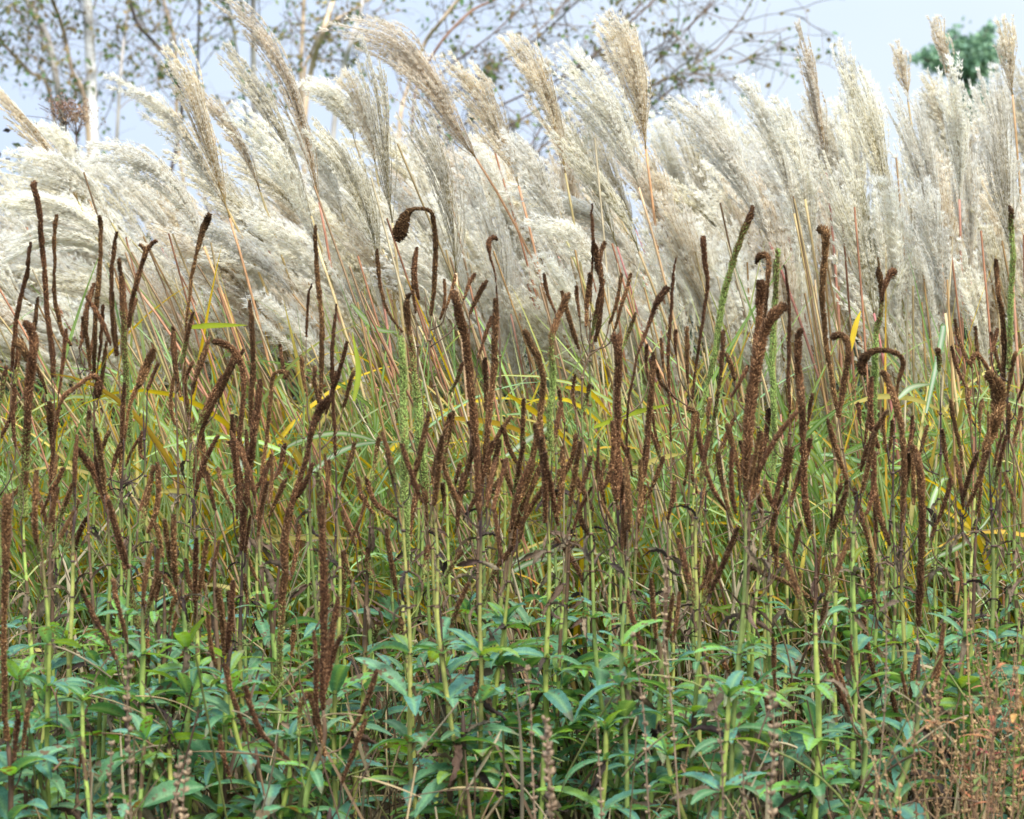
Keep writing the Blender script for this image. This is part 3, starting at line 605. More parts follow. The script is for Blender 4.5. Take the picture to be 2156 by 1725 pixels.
STC = [np.array([0.29, 0.35, 0.075]), np.array([0.23, 0.30, 0.07]), np.array([0.35, 0.35, 0.09]), np.array([0.20, 0.26, 0.07])]
DKC = [np.array([0.06, 0.035, 0.028]), np.array([0.12, 0.07, 0.04]), np.array([0.16, 0.10, 0.055])]
plants = []
class Plant:
    def __init__(s, r, d, top3, dir3=None, gx=None, dark=0.35, rad=0.0038, via=None, leafy=1.0, label=None, short=None, leaves_top=0.72):
        s.r = r; s.d = d; s.label = label; s.short = short
        top3 = np.asarray(top3, float)
        if dir3 is None: dir3 = np.array([0, 0, 1.0])
        if gx is None: gx = top3[0]+r.normal()*.03
        if via is not None:
            P = [top3]+[W(x, y, d) for x, y in via]
            last = P[-1]; dirl = unit(P[-1]-P[-2])
            if last[2] > .12:
                k = last[2]/max(.3, -dirl[2]); P.append(np.array([last[0]+dirl[0]*k*.6, d, -.01]))
            s.path = smooth(np.array(P), 36)
        else:
            L = top3[2]; g = np.array([gx, d+r.normal()*.03, -.01]); m1 = top3-unit(dir3)*L*.3; m2 = np.array([gx, g[1], L*.35])
            t = np.linspace(0, 1, 36)[:, None]
            s.path = top3*(1-t)**3+3*m1*(1-t)**2*t+3*m2*(1-t)*t**2+g*t**3
        s.path[:, 0] += 0.006*np.sin(s.path[:, 2]*9+r.uniform(0, 6))*np.sin(np.linspace(0, np.pi, 36))
        s.org = s.path[-1].copy(); s.org[2] = 0
        s.root = empty('culvers_root', s.org, "culver's root", "culver's root plants with dry seed spikes")
        s.mb = MB(); s.tip = None; s.dark = dark; s.rad = rad; s.leafy = leafy; s.nspk = 0
        s.gc = STC[r.integers(4)]*r.uniform(.85, 1.15); s.dc = DKC[r.integers(3)]; s.ltop = leaves_top
        plants.append(s)
    def at_z(s, z):
        zz = s.path[:, 2]; return np.array([np.interp(z, zz[::-1], s.path[::-1, k]) for k in range(3)])
    def spike(s, tr, green=None, rust=1.0, dens=1.0):
        o, b, b2 = spike_from_px(s.r, 'seed_spike', s.root, s.org, s.d, tr, green, rust, dens=dens)
        if s.tip is None: s.tip = (tr[0][0], tr[0][1])
        s.nspk += 1
        return b, b2
    def side(s, tr, green=None, rust=1.0):
        b, b2 = s.spike(tr, green, rust)
        z = max(b[2]-s.r.uniform(.05, .14), s.org[2]+.1); z = min(z, s.path[0, 2])
        j = s.at_z(z); m = (b+j)/2+np.array([(b-j)[0]*.25, 0, -.01])
        P = smooth(np.array([b2, b, m, j]), 9)
        s.mb.tube(P, np.linspace(.0016, .0022, 9), s.dc if green is None else s.gc, 4)
    def autosides(s, n, z0, zr=.1, scl=1.0):
        r = s.r
        for k in range(n):
            z = z0-r.uniform(0, zr); j = s.at_z(min(z, s.path[0, 2]-.005)); az = r.uniform(0, 2*np.pi); tl = math.radians(r.uniform(10, 34))
            dr = np.array([math.cos(az)*math.sin(tl), math.sin(az)*math.sin(tl)*.7, math.cos(tl)])
            st = r.uniform(.05, .11)*scl; b = j+dr*st+np.array([0, 0, .0]); 
            P = smooth(np.array([j, j+dr*st*.5+np.array([dr[0], dr[1], -.3])*.02, b+np.array([0,0,.004])]), 6)
            s.mb.tube(P, .0018, s.dc, 4)
            # tilt Z axis towards az, slightly more upright
            inst('seed_spike', SIDE[r.integers(len(SIDE))], s.root, tuple(b-s.org), (0, tl*.8, az*1.0 if True else 0), r.uniform(.7, 1.35)*scl)
            s.nspk += 1
    def finish(s):
        r = s.r; n = len(s.path); z = s.path[:, 2]; zt = z[0]
        f = np.clip((z-(zt-s.dark))/.10, 0, 1)[:, None]
        lowbrown = np.clip((.18-z)/.2, 0, .5)[:, None]
        c = s.gc*(1-f)+s.dc*f; c = c*(1-lowbrown)+DKC[2]*lowbrown
        R = np.interp(z, [0, .6, zt], [s.rad*1.5, s.rad*1.2, s.rad*.6]); R[:3] *= [.3, .6, .85]
        s.mb.tube(s.path, R, c, 7)
        # nodes with whorls of leaves
        zn = r.uniform(.06, .16); k = 0
        while zn < zt-.04:
            p = s.at_z(zn); s.mb.tube(np.array([p+[0, 0, -.004], p, p+[0, 0, .004]]), [.003, s.rad*1.5, .003], s.dc*1.2, 6)
            green = zn < s.ltop; a0 = r.uniform(0, 6.28)
            if green:
                m = int(r.integers(3, 6)*s.leafy+r.uniform(0, .99)); L = r.uniform(.135, .185)*(1 if zn < s.ltop-.15 else .72)
                for q in range(m):
                    az = a0+q*2*np.pi/max(m, 1)+r.normal()*.2
                    inst('leaf', LEAF[r.integers(len(LEAF))], s.root, tuple(p-s.org), (r.normal()*.22, r.normal()*.22, az), L*r.uniform(.6, 1.2))
                if r.uniform() < .55: inst('dry_leaf', DRYL[r.integers(len(DRYL))], s.root, tuple(p-s.org), (r.normal()*.4, r.normal()*.4, r.uniform(0, 6.28)), L*.8)
            elif zn < s.ltop+.35 and r.uniform() < .8:
                for q in range(r.integers(1, 4)):
                    inst('dry_leaf', DRYL[r.integers(len(DRYL))], s.root, tuple(p-s.org), (r.normal()*.4, r.normal()*.4, r.uniform(0, 6.28)), r.uniform(.05, .10))
            zn += r.uniform(.085, .135)
        if s.nspk == 0:
            for q in range(6):
                inst('leaf', LEAF[r.integers(len(LEAF))], s.root, tuple(s.path[1]-s.org), (r.normal()*.2, -r.uniform(.1, .7), q*1.05+r.normal()*.2), r.uniform(.06, .11))
        s.mb.obj('stem', M_stem, s.root, s.org, True)

# main spikes: depth, trace tip->base (x, y, width), green profile, rust, auto side spikes, via, label, short
GR = [.0, .0, .0, .0]
MS = [
 (8.2, [(74,385,9),(72,392,14),(82,433,14),(85,483,13),(90,533,13),(95,575,12),(100,658,13),(110,740,12),(113,795,11)], None, 1.0, 3, None, 'tallest brown seed spike at the far left, slender with small hook on top', 'the tall far left spike'),
 (8.6, [(119,452,9),(115,485,10),(115,560,8),(114,600,9),(119,650,11),(132,700,10),(150,728,8)], None, .9, 3, None, None, None),
 (8.3, [(65,510,8),(60,545,9),(55,580,11),(38,650,12),(30,720,11),(25,780,10)], None, 1.0, 3, None, None, None),
 (8.4, [(208,455,10),(211,480,11),(211,545,10),(206,610,13),(200,680,12),(199,740,10),(198,790,9)], None, .9, 3, None, 'dark slender seed spike standing straight before the white plumes, right of the far left one', 'the straight dark spike at left'),
 (8.3, [(246,488,8),(241,520,10),(236,560,10),(235,620,11),(240,690,12),(247,750,11)], None, .95, 4, None, None, None),
 (8.1, [(250,545,9),(256,590,12),(258,640,13),(262,710,14),(265,790,15),(272,860,15),(274,930,14)], [0,0,0,.3,.8,1], 1.0, 2, [(274,1050),(273,1250),(275,1500)], 'brown spike turning green below on a bright green stem, left third', 'the half green spike at left'),
 (8.2, [(330,508,7),(320,512,10),(310,528,12),(298,560,13),(287,600,13),(277,640,12),(270,690,10)], None, .9, 3, None, 'small forked dark seed spike with two curled horns, at left', 'the forked spike at left'),
 (8.3, [(441,450,13),(434,468,19),(424,495,14),(412,540,9),(402,600,8),(394,660,7),(390,730,6),(388,790,10),(392,840,13),(398,890,13),(400,950,14),(400,1020,15),(398,1090,13)], [0,0,0,0,0,0,0,.2,1,1], 1.1, 1, None, 'long stalk ending in a club shaped brown seed head, leaning right at left centre', 'the club tipped stalk'),
 (7.0, [(50,678,12),(62,690,20),(72,715,23),(69,750,24),(62,800,24),(58,860,21),(55,950,19),(50,1020,22),(50,1090,22)], [0,0,0,0,0,0,.1,.6,1], 1.0, 0, [(50,1180),(60,1330),(80,1480),(100,1725)], 'thick twisted brown seed spike with two lobed dark head near the left edge', 'the thick two lobed spike'),
 (7.2, [(205,838,16),(207,815,20),(205,800,18),(192,793,12),(165,812,10),(130,842,10),(118,890,9),(110,960,8),(106,1040,8)], None, 1.2, 3, None, 'tan stalk bent over at the top with dark head hanging down, at left', 'the bent tan stalk'),
 (7.3, [(104,845,14),(106,860,21),(107,885,21),(108,910,14),(111,950,10),(112,1030,12),(110,1120,12)], None, .9, 3, None, 'short dark knobbed seed spike between the two lobed spike and bent tan stalk', 'the dark knobbed spike'),
 (7.6, [(325,733,12),(318,748,20),(308,772,23),(296,800,20),(286,822,13),(270,870,7),(262,930,6)], None, 1.7, 3, None, 'short fat orange brown club shaped seed head leaning right, at left', 'the orange club'),
 (7.5, [(447,718,8),(458,721,14),(480,728,18),(499,748,18),(511,778,17),(513,820,12),(508,880,11),(502,940,11),(500,1000,11),(508,1060,10)], None, 1.05, 3, None, 'brown seed spike hooked over to the left like a cane', 'the cane hooked spike'),
 (7.7, [(526,632,6),(529,670,12),(532,720,13),(532,780,14),(530,840,14),(528,900,13)], None, .85, 1, None, 'straight dark seed spike rising right of the cane hooked one', 'the straight spike by the cane'),
 (7.1, [(548,798,10),(546,825,17),(540,880,19),(532,930,19),(524,990,19),(518,1050,18),(512,1110,17),(510,1160,15)], None, .95, 3, None, 'thick brown seed spike in front, below and right of the cane hooked one', 'the thick spike under the cane'),
 (7.2, [(694,834,13),(684,848,21),(668,875,21),(656,910,16),(646,960,12),(634,1000,14),(618,1050,15),(602,1110,15),(592,1160,12)], None, .95, 3, None, 'leaning brown seed spike with a blunt dark club head, left of centre', 'the leaning club spike'),
 (7.0, [(166,945,10),(176,962,18),(195,990,19),(212,1028,18),(232,1075,17),(250,1140,16),(266,1205,15),(280,1270,16),(292,1325,14)], [0,0,0,0,0,0,.2,.5], 1.1, 2, [(303,1400),(302,1470),(318,1560),(345,1700)], 'long tan brown seed spike running down right on a diagonal, lower left', 'the diagonal spike at lower left'),
 (6.3, [(16,1043,14),(14,1065,24),(13,1120,23),(12,1200,19),(9,1300,15),(7,1400,14),(10,1500,15),(16,1560,15)], None, 1.1, 0, [(25,1640),(28,1725)], 'thick rusty seed spike against the left edge, lower half', 'the rusty left edge spike'),
 (6.3, [(669,992,9),(672,1010,15),(677,1060,18),(680,1140,18),(682,1220,21),(683,1290,21),(682,1360,19),(681,1430,15),(680,1495,12)], [.4,.1,0,0,0,0,0,0], .85, 0, [(678,1560),(650,1640),(640,1725)], 'long near vertical dark seed spike in the foreground, lower left of centre', 'the long foreground spike'),
 (6.9, [(606,1070,10),(602,1120,18),(599,1200,19),(595,1260,18),(592,1320,17),(590,1380,15),(590,1450,16)], [0,0,0,0,.6,1], 1.15, 2, [(592,1550),(595,1725)], 'brown foreground spike left of the longest one, green at its base', 'the brown and green foreground spike'),
 (8.0, [(664,474,6),(663,495,10),(666,550,11),(672,610,12),(677,670,12),(678,730,12),(676,790,11),(674,850,9)], None, .95, 4, None, 'slim dark seed spike before the base of the tallest plume', 'the slim spike below the tallest plume'),
 (8.0, [(708,640,5),(703,700,9),(699,770,10),(702,860,9),(706,960,8)], None, .9, 2, None, None, None),
 (8.2, [(657,597,4),(650,620,6),(648,660,7),(645,710,6)], None, .6, 2, None, None, None),
 (7.7, [(598,798,10),(603,786,13),(590,783,10),(575,790,9),(572,815,9),(566,870,9),(558,940,9),(550,1000,10)], None, 1.5, 3, None, 'tan stalk curled over at its top, between cane hook and leaning club', 'the curled tan stalk'),
 (7.9, [(494,742,8),(482,775,13),(462,825,14),(440,870,12),(424,910,10),(412,960,10),(410,1020,10)], None, 1.0, 3, None, None, None),
 (7.9, [(440,712,7),(428,745,11),(415,780,9),(405,830,6)], None, 1.0, 3, None, None, None),
 (8.0, [(364,690,7),(366,720,12),(368,760,12),(370,800,9)], None, 1.0, 3, None, None, None),
 (8.0, [(837,509,15),(841,494,30),(847,472,36),(855,453,28),(870,441,10),(893,440,8),(909,448,10),(915,475,13),(917,530,13),(916,580,13),(912,630,10),(908,665,7)], None, .75, 5, [(906,720),(912,790),(930,880),(938,1000)], 'seed spike bent over at a right angle, its dark end hanging like a torn flag', 'the flag spike'),
 (8.2, [(795,524,6),(794,545,10),(798,590,10),(806,630,9),(822,665,7),(848,700,5)], None, .9, 2, None, 'thin dark seed spike curving away to the right, left of the flag spike', 'the thin curved spike'),
 (8.2, [(874,532,5),(871,560,9),(870,610,9),(875,660,7)], None, .9, 2, None, None, None),
 (8.2, [(1047,506,5),(1040,499,10),(1031,505,12),(1029,520,12),(1032,545,6),(1042,580,3),(1048,640,3)], None, .8, 2, None, 'tiny hooked seed spike on a thin dark stalk, right of the flag spike', 'the tiny hook'),
 (7.6, [(866,618,6),(858,626,13),(856,650,15),(860,690,15),(868,735,15),(872,790,15),(879,850,21),(885,930,23),(892,1000,22),(898,1060,20)], [0,0,0,0,.1,.5,.9,1,.8,.5], 1.0, 2, None, 'brown seed spike with small hooked tip turning green below, beside the green spike', 'the spike beside the green one'),
 (7.1, [(844,708,10),(847,735,16),(849,800,18),(850,860,19),(852,940,20),(852,1020,21),(856,1100,19),(856,1180,16)], [1,1,.8,.9,.8,.8,.9,1], .9, 3, [(850,1260),(860,1450),(868,1600),(880,1725)], 'bright green seed spike standing straight among the brown ones left of centre', 'the bright green spike'),
 (7.2, [(957,615,14),(960,630,22),(968,665,22),(980,710,21),(988,765,20),(992,825,19),(998,885,19),(1003,950,18),(1006,985,16)], None, 1.1, 5, [(1010,1060),(1012,1130),(1005,1260),(1012,1450),(1015,1725)], 'bold brown seed spike with a rounded bent head, left of a pair at the centre', 'the bold centre spike'),
 (7.3, [(1043,628,9),(1043,650,15),(1042,710,16),(1040,780,15),(1032,850,16),(1025,920,17),(1020,975,15)], None, 1.1, 4, None, 'straight brown seed spike, right of a pair at the centre', 'the right spike of the centre pair'),
 (7.5, [(1022,753,8),(1022,775,13),(1023,820,13),(1024,865,11)], None, .6, 2, None, 'short nearly black seed spike between the centre pair', 'the short black spike'),
 (7.3, [(1104,696,12),(1110,706,18),(1120,728,18),(1134,755,16),(1143,795,14),(1140,850,14),(1132,910,15),(1122,965,16),(1112,1005,14)], None, 1.1, 6, [(1080,1090),(1060,1250),(1045,1450)], 'S shaped brown seed spike right of the centre pair', 'the S shaped spike'),
 (7.5, [(1198,618,10),(1190,633,17),(1176,665,17),(1165,700,15),(1161,745,14),(1164,800,16),(1158,870,16),(1160,950,14)], [0,0,0,0,.3,1,.8,.8], 1.05, 3, [(1155,1050),(1152,1300),(1158,1725)], 'brown seed spike curving right at its tip and green further down', 'the curving spike right of centre'),
 (8.0, [(1247,429,5),(1247,460,7),(1248,505,8),(1247,560,5),(1244,640,4)], None, 1.1, 0, None, 'bare straight stalk with a dark teardrop seed head fused to it', 'the teardrop stalk'),
 (7.9, [(1274,508,9),(1268,522,10),(1264,560,9),(1266,610,12),(1262,670,12),(1252,720,10)], None, .9, 5, [(1226,790),(1222,880),(1228,1000),(1238,1200),(1250,1400)], 'dark branched candelabra of thin seed spikes right of centre', 'the candelabra plant'),
 (7.6, [(1408,604,12),(1399,612,18),(1385,635,16),(1372,668,11),(1357,710,8),(1343,750,6),(1330,810,6),(1322,870,5),(1318,960,5)], None, .8, 2, None, 'slender tan stalk with a blunt dark club head leaning right, right of centre', 'the slender leaning club'),
 (7.1, [(1296,706,20),(1298,716,27),(1301,745,21),(1301,810,18),(1300,880,18),(1298,950,18),(1297,1010,17),(1298,1055,15)], None, 1.05, 6, [(1305,1130),(1318,1250),(1312,1450),(1318,1725)], 'straight brown seed spike with a flat knobbed top, right of centre', 'the flat topped spike'),
 (7.4, [(1374,742,8),(1375,765,14),(1373,810,15),(1367,880,15),(1358,960,15),(1345,1035,13)], None, 1.05, 5, None, 'plain brown seed spike right of the flat topped one', 'the plain spike'),
 (8.0, [(1423,543,4),(1417,580,7),(1412,640,8),(1408,740,8),(1410,830,7),(1412,930,6)], None, 1.1, 3, None, None, None),
 (8.0, [(1480,498,12),(1482,515,15),(1484,545,13),(1490,595,10),(1485,640,8),(1476,700,7),(1466,770,6),(1458,840,5)], None, .85, 2, None, 'thin seed spike with a dark thickened end, left of the long green one', 'the dark ended thin spike'),
 (7.7, [(1584,433,7),(1582,445,13),(1574,468,16),(1558,505,16),(1545,545,15),(1532,590,15),(1521,640,16),(1512,700,15),(1503,760,14),(1490,810,9),(1476,880,8)], [0,0,0,.3,.7,1,1,1,1,1], 1.05, 1, None, 'long leaning seed spike, brown at the tip and green down to a pale stem', 'the long green and brown spike'),
 (7.7, [(1592,556,8),(1597,543,13),(1606,537,16),(1617,542,15),(1618,570,12),(1615,610,10),(1610,670,9),(1603,740,8)], None, .95, 2, None, 'seed spike ending in a small mushroom like cap, right of the leaning green one', 'the mushroom capped spike'),
 (7.3, [(1600,590,20),(1602,608,24),(1599,650,20),(1594,700,16),(1588,760,14),(1582,830,13)], None, 1.35, 0, None, 'fat orange brown seed head right behind the thickest spike', 'the fat orange brown head'),
 (7.6, [(1638,524,9),(1637,545,15),(1634,600,14),(1630,660,15),(1626,730,17),(1626,800,16),(1630,880,14),(1632,950,13),(1626,1000,11)], [.5,.3,.3,.7,1,1,1,1,.8], .8, 2, None, 'narrow green seed spike with darker top behind the thickest brown one', 'the narrow green spike'),
 (6.9, [(1655,640,17),(1645,648,26),(1625,668,28),(1608,705,28),(1595,755,28),(1584,815,29),(1577,880,28),(1573,950,25),(1573,1010,21),(1576,1055,18)], None, 1.15, 6, [(1575,1140),(1568,1250),(1555,1450),(1535,1725)], 'thickest brown seed spike, like a bent thumb, right of centre', 'the thickest spike'),
 (7.9, [(1650,558,5),(1658,600,7),(1662,660,9),(1661,730,10),(1660,800,9),(1663,870,7)], None, .9, 3, None, None, None),
 (7.5, [(1722,488,14),(1731,482,22),(1739,498,21),(1737,525,18),(1733,570,15),(1731,620,14),(1736,690,13),(1745,755,13),(1755,820,12),(1765,870,10)], None, 1.1, 2, [(1775,940),(1784,1020),(1790,1150)], 'tall seed spike with a lumpy knob on top in the right third', 'the knob topped tall spike'),
 (7.2, [(1750,713,14),(1760,706,18),(1774,706,18),(1783,722,17),(1785,755,14),(1778,800,15),(1770,845,15),(1765,880,12)], None, 1.15, 2, None, 'seed spike hooked sharply left with black tip, in the right third', 'the sharp hook at right'),
 (7.1, [(1688,692,13),(1682,708,18),(1680,750,19),(1684,800,19),(1688,850,18),(1690,920,17),(1692,1000,16),(1698,1075,17),(1708,1125,13)], None, 1.0, 4, [(1718,1180),(1720,1330),(1720,1550),(1712,1725)], 'plain thick seed spike with rounded head right of the thickest one, dark stem', 'the round headed thick spike'),
 (7.5, [(1848,562,8),(1852,582,14),(1857,615,13),(1856,655,12),(1848,695,14),(1844,745,15),(1840,800,16),(1842,850,12),(1845,900,9)], [0,0,0,.2,.8,1,1,1], .85, 1, None, 'Y shaped seed spike, dark above and green below, in the right third', 'the Y shaped spike'),
 (7.4, [(1822,790,12),(1814,778,22),(1816,760,24),(1828,746,20),(1846,738,13),(1872,739,12),(1893,748,12),(1900,765,12),(1895,790,10),(1889,820,8),(1885,880,7)], None, .95, 3, None, 'seed stalk looping over like an arch with thick drooping head, right third', 'the arched loop'),
 (7.1, [(1855,783,8),(1864,790,15),(1876,818,17),(1888,855,17),(1897,900,16),(1902,960,14),(1903,1030,13),(1900,1100,12)], None, 1.1, 4, None, 'brown seed spike with tip bent left, directly below the arched loop', 'the spike below the loop'),
 (7.8, [(2126,434,7),(2128,450,13),(2130,490,12),(2133,540,13),(2130,600,14),(2128,660,14),(2126,720,12),(2124,780,11)], [0,0,.4,.7,.7,1,.6,.5], .85, 3, None, 'slender seed spike with black tip and green middle by the right edge', 'the tall right edge spike'),
 (7.8, [(2096,545,7),(2098,570,12),(2103,620,12),(2110,665,13),(2113,720,13),(2112,780,12),(2108,850,12)], None, .95, 2, None, 'plain brown slender spike left of the tall right edge one', 'the plain right hand spike'),
 (7.2, [(2075,788,16),(2088,795,34),(2100,815,38),(2102,850,36),(2096,885,34),(2086,915,26),(2076,945,18),(2068,985,12),(2064,1040,9),(2058,1080,7)], None, 1.3, 2, None, 'very fat flattened and twisted orange brown seed head near the right edge', 'the fat twisted head'),
 (6.8, [(1928,955,8),(1932,975,16),(1938,1020,18),(1942,1080,19),(1940,1150,17),(1938,1200,19),(1937,1250,18),(1934,1290,16),(1932,1320,13)], None, .9, 0, [(1930,1400),(1928,1530),(1900,1640),(1875,1725)], 'long straight dark seed spike hanging over the lower right leaves', 'the long spike at lower right'),
 (7.9, [(1900,1020,5),(1903,1060,10),(1898,1110,10),(1892,1180,8)], None, 1.0, 2, None, None, None),
]
r = np.random.default_rng(77)
for (d, tr, green, rust, na, via, lab, short) in MS:
    A = np.array([W(p[0], p[1], d) for p in tr[-2:]])
    dr = unit(A[0]-A[1]); dr = unit(dr+np.array([0, 0, .6]))
    if via is None:
        bx = tr[-1][0]; drift = np.clip((tr[-1][0]-tr[-2][0])*.5, -12, 12)+r.normal()*10
        gx = W(bx+drift, 1500, d)[0]
    else: gx = None
    px = ppm(d)
    p = Plant(r, d, A[1], dr, gx, dark=r.uniform(.15, .45) if not (green and green[-1] > .5) else -.1,
              rad=.0050 if d < 7.4 else .0040, via=via, label=lab, short=short, leaves_top=r.uniform(.32, .70)+(.12 if tr[-1][0] < 500 else 0), leafy=.9)
    p.spike(tr, green, rust, dens=0.75 if max(q[2] for q in tr) < 11 else 1.0)
    if na > 2: p.autosides(2, p.path[0, 2]-.02, .16, .85)

def byshort(s): return next(p for p in plants if p.short == s)
# second lobes, forks
byshort('the thick two lobed spike').spike([(32,715,13),(38,722,21),(50,738,22),(60,760,16)], None, .8)
byshort('the forked spike at left').spike([(293,515,7),(300,520,10),(306,530,10),(303,545,10)], None, .9)
byshort('the teardrop stalk').spike([(1250,505,6),(1254,530,16),(1259,556,22),(1266,575,14),(1270,582,6)], None, .65)
byshort('the Y shaped spike').spike([(1886,570,13),(1878,575,20),(1870,588,16),(1862,610,10),(1857,635,8)], None, .8)
byshort('the fat twisted head').spike([(2044,768,8),(2048,752,14),(2057,746,12),(2066,756,8),(2078,778,9),(2090,800,10)], None, 1.4)

